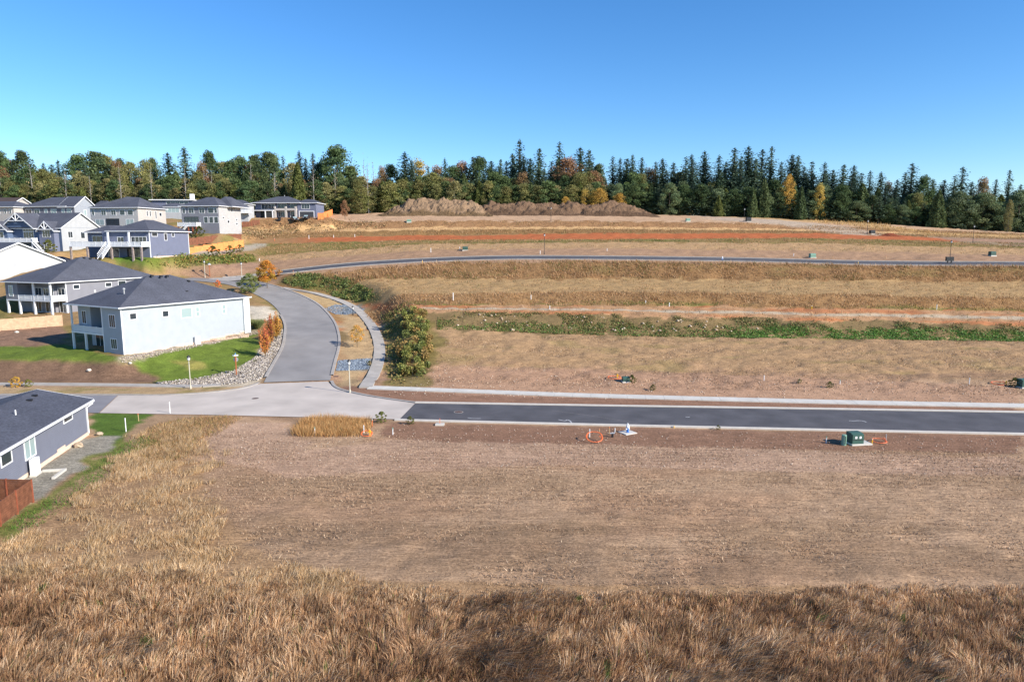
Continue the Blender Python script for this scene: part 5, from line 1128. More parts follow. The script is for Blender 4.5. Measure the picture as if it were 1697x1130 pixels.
# bramble thicket
r = np.random.default_rng(31); pts = []; cols = []
root = empty('bramble_thicket', G(690, 600)); tag(root, 'long tall yellow-green bramble thicket between footpath and dirt lot', 'thicket')
bl = root.location
for k in range(150):
    t = r.random(); px = np.interp(t, [0, .5, 1], [684, 694, 688]) + r.normal() * 7; pr = np.interp(t, [0, 1], [622, 520]); g = G(px, pr); hgt = np.interp(t, [0, .3, 1], [.8, 1.7, 1.45]); rad = r.uniform(.45, .95); n = 190
    d = r.normal(size=(n, 3)); d /= np.linalg.norm(d, axis=1)[:, None]; c = np.array(g) + np.array([r.normal() * .9, r.normal() * .6, r.uniform(.2, 1) * hgt]); pts.append(c + d * rad * r.random((n, 1)) ** .4)
    cc = np.array([fol(134, 130, 68), fol(114, 118, 60), fol(146, 120, 70), fol(94, 100, 52)][r.integers(4)]); cols.append(np.ones((n, 3)) * cc * r.uniform(.7, 1.2))
pts = np.concatenate(pts); leaf_mass('foliage', '', pts - np.array(bl), r.uniform(.09, .2, len(pts)), np.concatenate(cols), r, parent=root)
st = MB()
for k in range(24):
    g = G(np.interp(k / 23, [0, 1], [684, 690]), np.interp(k / 23, [0, 1], [622, 522])); q = Vector(g) - Vector(bl); st.tube([tuple(q), (q.x + random.uniform(-.6, .6), q.y + random.uniform(-.4, .4), q.z + 1.8)], [.03, .015], 4)
so_ = st.build('stems', M['bark'], root); so_['kind'] = 'stuff'
# ---- small planted trees and shrubs
def small_tree(name, label, X, R, H, proto, wf=1.0, cat='tree', group=None):
    g = G(X, R); o = empty(name, g, random.uniform(0, 6)); (cm, tm), PH = proto; s = H / PH; o.scale = (s * wf, s * wf, s); link('trunk', tm, o); link('crown', cm, o); tag(o, label, cat, group); return o
def dpr(seed, c1, c2, **k): return (decid(seed, fol(*c1), fol(*c2), **k), k.get('H', 20.0))
small_tree('maple_tree', 'round orange and yellow maple beside the upper junction', 443, 478, 6.6, dpr(81, (188, 124, 56), (160, 140, 58), rx=.46, n_cl=60, dens=170, low=.30, leaf=.34), 1)
small_tree('green_shrub_tree', 'olive green multi-stemmed tree at the side street bend', 413, 487, 4.6, dpr(82, (112, 116, 66), (88, 98, 54), rx=.58, n_cl=60, dens=170, low=.12, leaf=.36), 1)
def flame(seed, ca, cb, H=20.0):
    r = np.random.default_rng(seed); C = []; K = []; tb = MB(); tb.tube([(0, 0, -.5), (0, 0, H * .16)], [.3, .24], 7)
    for k in range(44):
        a = r.random() * 6.28; out = r.uniform(.02, .20) * H; L_ = H * r.uniform(.5, 1.0) * (1 - .9 * out / H); tip = np.array([math.cos(a) * out, math.sin(a) * out, L_]); base = np.array([0, 0, H * r.uniform(.04, .16)]); mid = base * .5 + tip * .5 + np.array([math.cos(a), math.sin(a), 0]) * out * .35
        tb.tube([tuple(base), tuple(mid), tuple(tip)], [.12, .08, .02], 4); n = 90; t = r.uniform(.2, 1.02, n)[:, None]; p = (1 - t) ** 2 * base + 2 * t * (1 - t) * mid + t * t * tip; C.append(p + r.normal(size=(n, 3)) * np.array([.5, .5, .6]) * (1.15 - .6 * t)); q = np.clip(r.normal(tip[2] / H * .9 - .15, .28), 0, 1); K.append(np.ones((n, 3)) * (fol(*ca) * q + fol(*cb) * (1 - q)) * r.uniform(.8, 1.2))
    C = np.concatenate(C); V, cc = leafset(C, r.uniform(.22, .42, len(C)), np.concatenate(K), r); return (tri_mesh('crown', V, cc, M['leaf']), mesh_of(tb, 'trunk', M['bark'])), H
AUT = flame(83, (178, 92, 68), (184, 144, 62)); AUT2 = flame(84, (190, 128, 64), (164, 142, 60))
small_tree('columnar_tree', 'red-orange columnar tree nearest the lawn corner', 440, 592, 5.4, AUT, 1.05); small_tree('columnar_tree', 'orange columnar tree in the middle of the street-side row', 449, 574, 5.6, AUT, 1.0); small_tree('columnar_tree', 'tallest yellow columnar tree at the kerb bend', 458, 566, 5.8, AUT2, 1.0)
small_tree('street_tree', 'thin golden young street tree on the planting strip', 592, 576, 3.9, dpr(85, (196, 142, 62), (160, 134, 66), rx=.34, n_cl=34, dens=60, low=.32, leaf=.42), 1)
small_tree('red_sapling', 'small orange-red sapling behind the corner house roof', 361, 480, 2.2, dpr(86, (208, 112, 58), (200, 120, 60), rx=.4, n_cl=16, dens=80, low=.3, leaf=.6), 1)
small_tree('autumn_bush', 'orange-yellow bush behind the near house roof', 27, 641, 1.5, dpr(87, (178, 140, 62), (140, 120, 56), rx=.6, n_cl=30, dens=120, low=.02, leaf=.7), 1, 'bush'); small_tree('autumn_bush', 'smaller yellow-green bush right of the orange-yellow bush', 47, 641, 1.1, dpr(88, (140, 136, 58), (110, 118, 54), rx=.55, n_cl=26, dens=110, low=.02, leaf=.7), 1, 'bush')
gb = dpr(89, (104, 104, 52), (84, 92, 46), rx=.62, n_cl=30, dens=120, low=.02, leaf=.7)
for (X, R, H, lb) in ((398, 418, 2.2, 'dark round bush at the end of the orange fence'), (382, 422, 2.6, 'olive bush below the right half of the orange fence'), (354, 427, 3.2, 'tall olive bush below the middle of the orange fence'), (300, 424, 2.6, 'green bush below the left end of the orange fence'), (288, 424, 2.4, 'yellow-green bush beside the slate house wall'), (276, 425, 2.4, 'leftmost green bush beside the slate house wall'), (222, 425, 2.6, 'russet-green bush under the white deck'), (81, 418, 3.4, 'golden bush in front of the craftsman house'), (331, 392, 3.0, 'dark bush beside the greige house deck'), (1375, 643, .9, 'green weed clump on the dirt lot beyond the asphalt street'), (1325, 635, .6, 'small weed clump left of the larger green clump'), (680, 703, .9, 'green weed clump at the asphalt corner'), (632, 699, 1.2, 'golden-tipped weed at the concrete road edge'), (1190, 712, .5, 'low green weed on the near kerb of the asphalt street'), (1082, 647, .8, 'lone upright weed near the far pavement'), (612, 606, .8, 'small green shrub in the blue gravel bed')):
    small_tree('bush', lb, X, R, H, gb, 1, 'bush', 'scattered bushes and weeds')
# ornamental grass
r = np.random.default_rng(9); g = G(427, 545); n = 2600; a = r.random(n) * 6.28; L_ = r.uniform(.3, 1.25, n); bx = r.normal(size=n) * .25
V, c, T = blades1(np.full(n, g[0]) + np.cos(a) * .25, np.full(n, g[1]) + np.sin(a) * .25, np.full(n, g[2]), r.uniform(1.0, 2.1, n), np.full(n, .045), np.cos(a) * L_ * .7, np.sin(a) * L_ * .7, pick([(128, 138, 84), (150, 150, 104), (100, 114, 66)], [1, 1, 1], n, r), r)
o = mesh_np('fountain_grass', V, T, M['blade'], c); tag(o, 'large clump of fountain grass by the pale blue house corner', 'plant')
# ================================================================== STONES (stuff)
def stones(name, label, poly, n, rad, cols, seed, exclude=None):
    r = np.random.default_rng(seed); P0 = [G(*q) for q in poly]; xs = [q[0] for q in P0]; ys = [q[1] for q in P0]
    x = r.uniform(min(xs), max(xs), n); y = r.uniform(min(ys), max(ys), n); z = Zt(x, y); X, R = proj(x, y, z); ok = inpoly(X, R, poly); d, _ = near_poly(x, y, STREET); ok &= d > 5.2; x, y, z = x[ok], y[ok], z[ok]; n = len(x)
    u = np.array([(1, 0, 0), (0, 1, 0), (-1, 0, 0), (0, -1, 0), (0, 0, .75), (0, 0, -.6)], float); F = np.array([(0, 1, 4), (1, 2, 4), (2, 3, 4), (3, 0, 4), (1, 0, 5), (2, 1, 5), (3, 2, 5), (0, 3, 5)])
    a = r.random(n) * 6.28; ca, sa = np.cos(a), np.sin(a); s = r.uniform(*rad, (n, 1)); V = u[None] * s[:, None] * r.uniform(.7, 1.3, (n, 6, 1)); vx = V[..., 0] * ca[:, None] - V[..., 1] * sa[:, None]; vy = V[..., 0] * sa[:, None] + V[..., 1] * ca[:, None]
    V = np.stack([vx + x[:, None], vy + y[:, None], V[..., 2] + z[:, None] + s * .25], -1).reshape(-1, 3); T = (F[None] + 6 * np.arange(n)[:, None, None]).reshape(-1, 3)
    c = np.repeat(pick(cols, [1] * len(cols), n, r) * r.uniform(.8, 1.15, (n, 1)), 6, 0); o = mesh_np(name, V, T, M['stone_v'], c); tag(o, label, 'stones', None, 'stuff')
M['stone_v'] = mat_attr('river_stones', .8, 0, .3)
CB = [(178, 168, 156), (152, 142, 132), (130, 120, 112), (190, 180, 168), (106, 98, 94)]
stones('cobble_border', 'river cobbles edging the lawn along the street corner', [(258, 634), (330, 626), (392, 612), (425, 590), (436, 560), (445, 548), (474, 545), (476, 578), (455, 606), (430, 630), (400, 636), (330, 640), (262, 637)], 12000, (.07, .19), CB, 41)
stones('cobble_strip', 'narrow strip of cobbles along the pale blue house wall', [(192, 594), (320, 571), (418, 549), (432, 552), (400, 560), (300, 581), (205, 602)], 5000, (.06, .15), [(176, 160, 146), (150, 136, 124), (196, 184, 170), (128, 116, 108)], 42)
stones('blue_gravel', 'blue-grey crushed rock bed on the upper planting strip', [(536, 512), (556, 505), (592, 507), (604, 514), (575, 522), (556, 521)], 2500, (.06, .15), [(118, 130, 142), (92, 102, 116), (144, 154, 164)], 43)
stones('blue_gravel', 'blue-grey crushed rock bed behind the corner lamp post', [(556, 598), (614, 594), (611, 612), (556, 615)], 3500, (.06, .14), [(118, 130, 142), (92, 102, 116), (144, 154, 164)], 44)
stones('rockery_stones', 'pale stones showing through the brambles on the terrace bank', [(735, 522), (900, 522), (1180, 530), (1300, 545), (1300, 553), (1180, 550), (800, 550), (735, 540)], 110, (.15, .40), [(190, 172, 148), (164, 144, 122)], 45)
stones('dirt_clods', 'small clods and pebbles lying on the dirt lots', [(640, 655), (1697, 675), (1697, 640), (1000, 620), (720, 600)], 2600, (.04, .11), [(188, 160, 138), (150, 120, 102), (206, 190, 172)], 46)
stones('dirt_clods', 'small clods and pebbles on the bare soil before the near kerb', [(380, 700), (640, 702), (1697, 726), (1697, 790), (400, 770)], 3000, (.03, .08), [(188, 160, 138), (150, 120, 102), (206, 190, 172)], 47)
# ================================================================== STREET FURNITURE AND SMALL THINGS
M['lamp_pole'] = mat('lamp_pole_grey', alb(196, 190, 172), .6); M['frost'] = mat('frosted_glass', (.6, .62, .62), .3)
M['green_box'] = mat('transformer_green', (.045, .10, .08), .5); M['pale_green'] = mat('pedestal_green', (.18, .32, .24), .6)
M['blue'] = mat('hydrant_blue', (.02, .14, .45), .4); M['orange'] = mat('conduit_orange', (.72, .16, .05), .5); M['yellow'] = mat('yellow_plastic', (.8, .45, .02), .5)
M['stake_wood'] = mat('stake_wood', alb(206, 176, 130), .8); M['sign_post'] = mat('brown_post', alb(176, 104, 66), .7, noise=.2); M['sign_blue'] = mat('sign_blue', (.12, .28, .5), .5)
M['rust'] = mat('rusty_iron', (.11, .07, .06), .7, noise=.3, nscale=8); M['cedarwood'] = mat('cedar_boards', alb(240, 146, 84), .75, noise=.18, nscale=1.5); M['brownwood'] = mat('stained_fence_boards', alb(122, 78, 56), .75, noise=.3, nscale=2.5)
M['lightwood'] = mat('weathered_fence_boards', alb(206, 170, 138), .8, noise=.18, nscale=2); M['carpaint'] = mat('dark_car_paint', (.012, .014, .022), .25, spec=.6); M['tyre'] = mat('tyre_rubber', (.02, .02, .02), .9); M['paint'] = mat('white_marking', (.46, .46, .46), .7, noise=.3, nscale=6)
M['boulder'] = mat('boulder_rock', alb(206, 196, 182), .85, noise=.2, nscale=2, bump=.5, bscale=4); M['dust'] = mat('dusty_streak', alb(112, 108, 108), .9, noise=.2)
def lamp(label, X, R, H, m='lamp_pole'):
    o = empty('street_lamp', G(X, R)); tag(o, label, 'street lamp', 'street lamps of the estate')
    MB().lathe([(.13, -.2), (.13, .35), (.075, .45), (.055, H - .75), (.055, H - .7)], n=10).build('pole', M[m], o)
    hd = MB().lathe([(.07, H - .72), (.17, H - .66), (.19, H - .3), (.26, H - .26), (.2, H - .1), (.05, H), (.03, H + .08)], n=10).build('lamp_head', M['dark'], o)
    MB().lathe([(.175, H - .62), (.2, H - .32)], n=10).build('glass', M['frost'], hd)
    return o
lamp('grey street lamp on the island corner by the concrete crossing', 580, 651, 4.6); lamp('grey street lamp beside the lawn left of the concrete crossing', 316, 644, 4.7)
lamp('distant grey lamp beside the brown sign post at the upper junction', 340, 461, 4.6); lamp('distant slim lamp behind the olive tree at the bend', 401, 463, 4.4)
lamp('black lamp post on the upper street in the middle of the hillside', 902, 421.5, 5.6, 'dark'); lamp('small far black lamp in front of the dark spoil ridge', 913, 366, 5.0, 'dark')
lamp('black lamp behind the mailbox cabinet on the right', 1574, 431, 5.2, 'dark'); lamp('far right lamp on the road by the forest', 1612, 403, 5.6, 'dark'); lamp('far lamp between the two track-side cedars', 1233, 367, 5.0, 'dark'); lamp('thin far lamp left of the orange clay pile', 1437, 387, 4.6, 'dark'); lamp('grey footpath light at the bend of the curving path', 585, 523, 2.0, 'dark')
def sign(name, label, X, R, H, octo=True):
    o = empty(name, G(X, R)); tag(o, label, 'sign')
    MB().box(-.07, .07, -.07, .07, -.3, H).build('post', M['sign_post'], o)
    for (z, a) in ((H + .03, .3), (H + .26, 1.75)):
        c, s = math.cos(a), math.sin(a); MB().obox((-.4 * c, -.4 * s), (c, s), (s, -c), 0, .8, z, z + .2, -.012, .012).build('street_name_blade', M['sign_blue' if a > 1 else 'white'], o)
    if octo:
        mb = MB(); f = [(.38 * math.cos(math.pi / 8 + k * math.pi / 4), .38 * math.sin(math.pi / 8 + k * math.pi / 4)) for k in range(8)]
        n = len(mb.v); mb.v += [(p[0], .085, H - .5 + p[1]) for p in f] + [(p[0], .10, H - .5 + p[1]) for p in f]; mb.f += [tuple(range(8)), tuple(range(15, 7, -1))] + [(k, k + 8, (k + 1) % 8 + 8, (k + 1) % 8) for k in range(8)]
        mb.build('stop_plate', M['grey_metal'], o)
    return o
sign('street_sign', 'brown street sign post with stop plate on the cobble border', 392, 622, 2.9); sign('street_sign', 'brown sign post with white blade beside the far junction lamp', 348, 460, 3.2, False)
# stakes and marker tubes
def stake(X, R, h, kind, where):
    g = G(X, R); o = empty('marker_stake', g, random.uniform(0, 3)); wd = .035 if kind in ('wood', 'orange') else .05
    m = {'white': 'white', 'wood': 'stake_wood', 'orange': 'orange', 'yellow': 'yellow', 'green': 'white', 'grey': 'grey_metal'}[kind]; tl = random.uniform(-.04, .04)
    if g[1] > 120: wd *= 1.6
    MB().tube([(0, 0, -.2), (tl * h, 0, h)], wd, 6).build('shaft', M[m], o)
    if kind == 'green': MB().tube([(tl * h, 0, h), (tl * h, 0, h + .16)], wd * 1.1, 6).build('cap', M['pale_green'], o)
    elif kind not in ('grey', 'white'): MB().tube([(tl * h * .85, 0, h * .85), (tl * h * .98, 0, h * .99)], wd * 1.12, 6).build('band', M['orange' if kind in ('white', 'wood') else 'white'], o)
    nm = {'white': 'white marker stake', 'wood': 'wooden survey stake', 'orange': 'orange marker rod', 'yellow': 'yellow marker post', 'green': 'white marker tube with green cap', 'grey': 'grey pipe stub'}[kind]
    tag(o, nm + ' ' + where, 'stake', 'survey stakes and utility markers')
for a in ((282, 685, 1.4, 'white', 'at the near edge of the concrete road'), (209, 715, 1.5, 'white', 'on the lawn beside the near house'), (230, 698, .9, 'wood', 'at the lawn corner behind the near house'), (522, 721, .7, 'green', 'at the left end of the golden grass patch'), (603, 718, .9, 'white', 'beside the orange coil and yellow valve'), (651, 720, .6, 'green', 'right of the golden grass patch'), (617, 706, .8, 'orange', 'behind the golden grass patch'),
          (977, 724, .85, 'white', 'standing in the orange coil near the hydrant'), (993, 716, .4, 'wood', 'between the coil and the hydrant'), (1010, 719, .75, 'wood', 'just left of the dark pipe stub'), (1019, 716, .45, 'white', 'nearest the blue hydrant'), (1117, 709, .25, 'yellow', 'at the kerb right of the hydrant'), (1369, 734, .5, 'green', 'left of the pale green pedestal'), (1445, 735, .5, 'yellow', 'on the right side of the transformer pad'), (1468, 733, .85, 'grey', 'right of the orange conduit by the transformer'),
          (1606, 637, .95, 'white', 'on the far lot left of the right-edge cabinet'), (1392, 637, .5, 'green', 'behind the green weed clump'), (1324, 634, .4, 'green', 'in the small weed clump'), (1266, 631, .8, 'white', 'on the middle of the far dirt lot'), (1040, 643, .6, 'wood', 'in front of the bushy cabinet'), (751, 498, 1.6, 'white', 'tallest one at the left foot of the terrace'), (880, 496, .9, 'white', 'near the middle of the path bank'), (906, 508, .8, 'wood', 'on the far side of the gravel path'), (911, 513, .8, 'white', 'on the near side of the gravel path'), (1070, 503, .6, 'white', 'on the path bank right of centre'), (1099, 508, .8, 'wood', 'left one of a close pair above the path'), (1109, 508, .8, 'white', 'right one of a close pair above the path'), (1310, 510, .6, 'wood', 'above the path right of the green bank start'), (1345, 513, .8, 'yellow', 'above the path near the grass toe'), (1395, 520, .8, 'wood', 'below the gravel path on the right'), (1552, 513, .9, 'green', 'above the path at the right'), (1580, 514, .8, 'wood', 'rightmost one above the path'),
          (714, 418, 1.2, 'white', 'left of the green cabinet on the upper lots'), (762, 415, 1.0, 'white', 'touching the green cabinet on the upper lots'), (895, 421, .9, 'white', 'left of the black lamp on the upper street'), (1006, 416, .7, 'white', 'right of the black lamp on the upper lots'), (1315, 425, .8, 'white', 'left of the pale green cabinet on the upper lots'), (1380, 429, .7, 'wood', 'right of the pale green cabinet on the upper lots'), (1468, 429, .8, 'wood', 'left of the mailbox cabinet'), (1526, 428, .9, 'wood', 'nearest the mailbox cabinet on its left'), (1422, 438, .7, 'yellow', 'on the near kerb of the upper street at the right'), (1055, 434, .6, 'yellow', 'on the near kerb of the upper street at the centre'), (700, 436, .7, 'yellow', 'on the near kerb of the upper street at the left'), (512, 396, 1.2, 'white', 'on the bank above the orange strip, left'), (553, 394, .9, 'white', 'on the bank above the orange strip, middle'), (588, 393, .9, 'white', 'on the bank above the orange strip, right'), (455, 400, 1.0, 'orange', 'at the left end of the orange strip'), (430, 433, .8, 'white', 'on the soil above the maple'), (486, 456, 1.1, 'wood', 'at the upper street beside the maple'), (657, 603, .7, 'wood', 'in the weeds left of the bramble thicket')): stake(*a)
# hydrant on its pad
def hydrant(label, X, R, bag=True, pad=True):
    o = empty('fire_hydrant', G(X, R), .5); tag(o, label, 'hydrant')
    MB().lathe([(.2, 0), (.2, .06), (.13, .08), (.13, .52), (.17, .54), (.17, .6), (.13, .7), (.05, .78), (.04, .84)], n=12).build('barrel', M['blue'], o)
    for a in (0, math.pi / 2, math.pi): MB().tube([(.1 * math.cos(a), .1 * math.sin(a), .42), (.24 * math.cos(a), .24 * math.sin(a), .42)], .075, 8).build('nozzle', M['white'], o)
    if bag: MB().lathe([(.18, .56), (.17, .72), (.09, .92), (.03, 1.06)], n=10).build('cover', M['white'], o)
    if pad: MB().box(-.75, .75, -.7, .7, -.2, .05).build('pad', M['concrete'], o)
hydrant('blue fire hydrant with white cover on a concrete pad by the near kerb', 1040, 717); hydrant('distant blue and white hydrant on the upper street', 1197, 431.5, True, False)
def coil(name, label, X, R, r=.6, tilt=.5, m='orange'):
    g = G(X, R); o = empty(name, (g[0], g[1], g[2] + .05), 0); tag(o, label, 'conduit coil'); pts = []
    for k in range(61):
        a = k / 20 * 2 * math.pi; rr = r * (1 + .06 * math.sin(a * 1.7)); pts.append((rr * math.cos(a) * 1.15, rr * math.sin(a), .03 + (math.sin(a) + 1) * r * tilt + .02 * math.sin(3 * a)))
    MB().tube(pts, .035, 6).build('loop', M[m], o); MB().tube([(r * .9, -.1, -.1), (r * 1.0, -.05, .3), (r * .7, .1, .45)], .04, 6).build('loose_end', M[m], o)
coil('conduit_coil', 'orange conduit coil standing near the blue hydrant', 985, 731, .72, .5); coil('conduit_coil', 'small orange conduit coil beside the golden grass', 608, 722, .5, .35); coil('conduit_coil', 'low orange coil on the right of the transformer pad', 1457, 733, .6, .15); coil('conduit_coil', 'flat orange coil beside the bushy far cabinet', 1018, 627, .8, .1); coil('conduit_coil', 'flat orange coil at the right edge of the far lot', 1655, 637, .8, .12)
def valve(label, X, R):
    o = empty('valve_riser', G(X, R)); tag(o, label, 'valve'); MB().tube([(0, 0, -.1), (0, 0, .55)], .05, 8).build('riser', M['yellow'], o); MB().tube([(-.16, 0, .45), (.16, 0, .45)], .06, 8).build('tee', M['yellow'], o); MB().tube([(0, 0, .52), (0, 0, .68)], .08, 8).build('cap', M['yellow'], o)
valve('yellow gas riser in the small orange coil', 613, 723); valve('yellow riser left of the bushy far cabinet', 1023, 628); valve('yellow riser at the right edge of the far lot', 1667, 639)
o = empty('water_meter_riser', G(1015, 724)); tag(o, 'dark pipe stub with grey valve between coil and hydrant', 'valve'); MB().tube([(0, 0, -.1), (0, 0, .35)], .12, 8).build('riser', M['dark'], o); MB().tube([(-.25, 0, .38), (.25, 0, .42)], .08, 8).build('valve_body', M['grey_metal'], o)
def cabinet(name, label, X, R, w=1.3, d=1.0, hh=1.1, m='green_box', pad=True, rz=.1, stick=False):
    o = empty(name, G(X, R), rz); tag(o, label, 'utility cabinet', 'utility cabinets on the lots'); mb = MB(); x0, x1, y0, y1 = -w / 2, w / 2, -d / 2, d / 2; z = .12
    mb.v += [(x0, y0, z), (x1, y0, z), (x1, y1, z), (x0, y1, z), (x0, y0, hh - .14), (x1, y0, hh - .14), (x1, y0 + d * .35, hh), (x0, y0 + d * .35, hh), (x1, y1, hh), (x0, y1, hh)]
    mb.f += [(0, 1, 5, 4), (4, 5, 6, 7), (7, 6, 8, 9), (1, 2, 8, 6, 5), (0, 4, 7, 9, 3), (2, 3, 9, 8)]; mb.build('cabinet_body', M[m], o)
    MB().box(x0 - .03, x1 + .03, y0 - .02, y0 + .005, hh * .42, hh * .46).build('lid_seam', M['dark'], o)
    if pad: MB().box(x0 - .1, x1 + (.9 if stick else .1), y0 - .15, y1 + .1, -.2, .12).build('pad', M['concrete'], o)
    if stick:
        for u in (-.35, .12): MB().box(u, u + .22, y0 - .012, y0 - .003, hh * .55, hh * .75).build('sticker', M['white'], o)
    return o
cabinet('transformer_box', 'dark green transformer box with white stickers on a concrete pad', 1416, 735, 1.25, 1.1, 1.2, 'green_box', True, .15, True)
o = empty('cable_pedestal', G(1398, 737), .2); tag(o, 'pale green cable pedestal left of the transformer box', 'utility cabinet'); MB().lathe([(.24, -.1), (.24, 1.0), (.22, 1.06), (.02, 1.08)], n=10).build('pedestal_shell', M['pale_green'], o); MB().box(-.02, .02, -.26, -.235, .1, .95).build('seam', M['dark'], o)
cabinet('transformer_box', 'green cabinet half hidden by a bush on the far lot', 1037, 633, 1.0, .8, .75); small_tree('bush', 'bright green bush leaning on the far-lot cabinet', 1047, 634, 1.1, gb, 1, 'bush', 'scattered bushes and weeds')
cabinet('transformer_box', 'green cabinet cut by the right edge on the far lot', 1696, 642, 1.3, 1.0, 1.2); small_tree('bush', 'grey-green bush left of the right-edge cabinet', 1682, 640, 1.2, gb, 1.3, 'bush', 'scattered bushes and weeds')
cabinet('transformer_box', 'pale green cabinet on the upper lots right of centre', 1346, 427.5, 1.5, 1.1, 1.2, 'pale_green'); cabinet('transformer_box', 'dark green cabinet on the upper lots right of the mailbox', 1644, 424, 1.5, 1.1, 1.2); cabinet('transformer_box', 'dark green cabinet on the upper lots left of the black lamp', 771, 415, 1.5, 1.1, 1.1); cabinet('transformer_box', 'small far cabinet beside the gravel track', 1140, 367, 1.5, 1.1, 1.1, 'pale_green'); cabinet('transformer_box', 'dark far box beside the lamp between the cedars', 1240, 367.5, 1.8, 1.4, 1.6, 'dark'); cabinet('transformer_box', 'dark box on the track left of the orange clay pile', 1445, 388, 1.6, 1.2, 1.3, 'dark'); cabinet('transformer_box', 'pale blue-green cabinet below the pale spoil heap', 678, 368.5, 1.6, 1.2, 1.0, 'pale_green')
o = empty('mailbox_cluster', G(1573, 437), 0); tag(o, 'black mailbox cabinet on legs beside the upper street', 'mailbox')
for u in (-.45, .5): MB().box(u - .47, u + .46, -.3, .3, .65, 1.75).build('box', M['dark'], o); MB().box(u - .12, u + .12, -.12, .12, -.2, .65).build('leg', M['dark'], o)
# manholes, lids and marks
def disc(name, label, X, R, r, m, z=.036, cat='manhole cover'):
    p = PZ(X, R, 0); o = empty(name, (p[0], p[1], z)); tag(o, label, cat); MB().lathe([(r, 0), (r, .006), (r * .92, .008)], n=20).build('lid', M[m], o); MB().lathe([(r * 1.15, -.004), (r * 1.15, .003)], n=20).build('frame', M['concrete_old'], o)
M['boulder_tan'] = mat('tan_boulder_rock', alb(176, 156, 132), .85, noise=.2, nscale=2, bump=.5, bscale=4)
disc('manhole_cover', 'rusty manhole cover on the concrete crossing', 423, 660.5, .42, 'rust'); disc('manhole_cover', 'brown manhole cover on the left of the dark asphalt', 760, 683, .5, 'rust')
g = G(557, 624); o = empty('meter_lid', g); tag(o, 'small red-brown meter lid on the island grass', 'meter lid'); MB().box(-.35, .35, -.22, .22, -.02, .05).build('lid', M['rust'], o)
g = G(729, 704); o = empty('utility_cover', (g[0], g[1], g[2])); tag(o, 'pale concrete utility lid near the asphalt corner', 'utility lid'); MB().box(-.5, .5, -.35, .35, -.05, .14).build('lid', M['concrete'], o); MB().tube([(.0, 0, .14), (.0, 0, .75)], .03, 5).build('marker', M['orange'], o)
def mark(label, pts, w=.09, m='paint'):
    q = [PZ(X, R, 0) for (X, R) in pts]; q = [(a[0], a[1], 0) for a in q]; o = ribbon('road_marking', smooth_poly(q, 4), -w / 2, w / 2, .036, M[m], kind=None); tag(o, label, 'road marking'); return o
mark('white sprayed scribble on the asphalt left of the hydrant', [(925, 695.5), (936, 697.5), (940, 696), (945, 698), (947, 701)], .14); mark('white sprayed arrow on the asphalt before the transformer', [(1407, 697.5), (1415, 697.8), (1423, 697.3), (1430, 698), (1436, 699.8)], .14); mark('short white spray mark right of the hydrant', [(1136, 691), (1140, 691.6), (1143, 691)], .14); mark('white spray marks on the left of the asphalt', [(775, 692.5), (783, 693.6), (797, 693.8)], .12)
mark('dusty tyre streak running diagonally across the asphalt', [(915, 680.5), (960, 686.5), (1010, 694), (1062, 703)], .16, 'dust')
# fences
def fence(name, label, base, H, m, post_m, panel=2.4, boards=0, cap=True):
    g0 = base[0]; root = empty(name, tuple(base[0])); tag(root, label, 'fence', 'garden fences')
    for (a, b) in zip(base[:-1], base[1:]):
        A, B = Vector(a), Vector(b); d = (B - A); L_ = math.hypot(d.x, d.y); n = max(1, round(L_ / panel)); t = (d.x / L_, d.y / L_); nn = (t[1], -t[0])
        for i in range(n):
            u0, u1 = i * L_ / n + .06, (i + 1) * L_ / n - .06; za = A.z + d.z * (i + .5) / n - g0[2]; o2 = (A.x - g0[0], A.y - g0[1])
            if boards:
                bh = H / boards
                for k in range(boards): MB().obox(o2, t, nn, u0, u1, za + .08 + k * bh, za + .08 + (k + 1) * bh - .02, -.02 - .008 * (k % 2), .02 + .008 * (k % 2)).build('board', M[m], root)
            else: MB().obox(o2, t, nn, u0, u1, za - .2, za + H, -.03, .03).build('panel', M[m], root)
        for i in range(n + 1):
            u = i * L_ / n; zz = A.z + d.z * i / n - g0[2]; MB().obox((A.x - g0[0], A.y - g0[1]), t, nn, u - .055, u + .055, zz - .4, zz + H + .1, -.065, .065).build('post', M[post_m], root)
    return root
c0 = PZ(55, 831, 0); fence('board_fence', 'dark reddish-brown slatted fence at the lower left edge', [(c0[0] - 4.2, c0[1] + .3, 0), (c0[0], c0[1], 0), PZ(1, 872, 0), PZ(-70, 935, 0)], 1.75, 'brownwood', 'redwood', 2.4, 10)
fence('board_fence', 'light timber board fence behind the dark soil yard', [G(-60, 553), G(0, 549), G(50, 545), G(104, 540.5)], 2.1, 'lightwood', 'lightwood', 2.4, 8)
def gz(X, R, dz=0): q = G(X, R); return (q[0], q[1], q[2] + dz)
fence('cedar_fence', 'bright orange cedar fence running along the gravel path', [gz(270, 424), gz(307, 424), gz(352, 417), gz(404, 409)], 2.1, 'cedarwood', 'cedarwood', 2.4)
fence('cedar_fence', 'shaded brown fence behind the bright orange one', [gz(314, 406), gz(352, 402), gz(400, 398)], 1.9, 'brownwood', 'redwood', 2.4)
fence('cedar_fence', 'orange fence stepping down beside the hilltop garage', [gz(527, 364), gz(536, 363), gz(551, 356)], 2.2, 'cedarwood', 'cedarwood', 2.4)
fence('cedar_fence', 'grey-brown fence between greige house and hilltop house', [gz(402, 377), gz(417, 376), gz(430, 372)], 1.9, 'brownwood', 'redwood', 2.4)
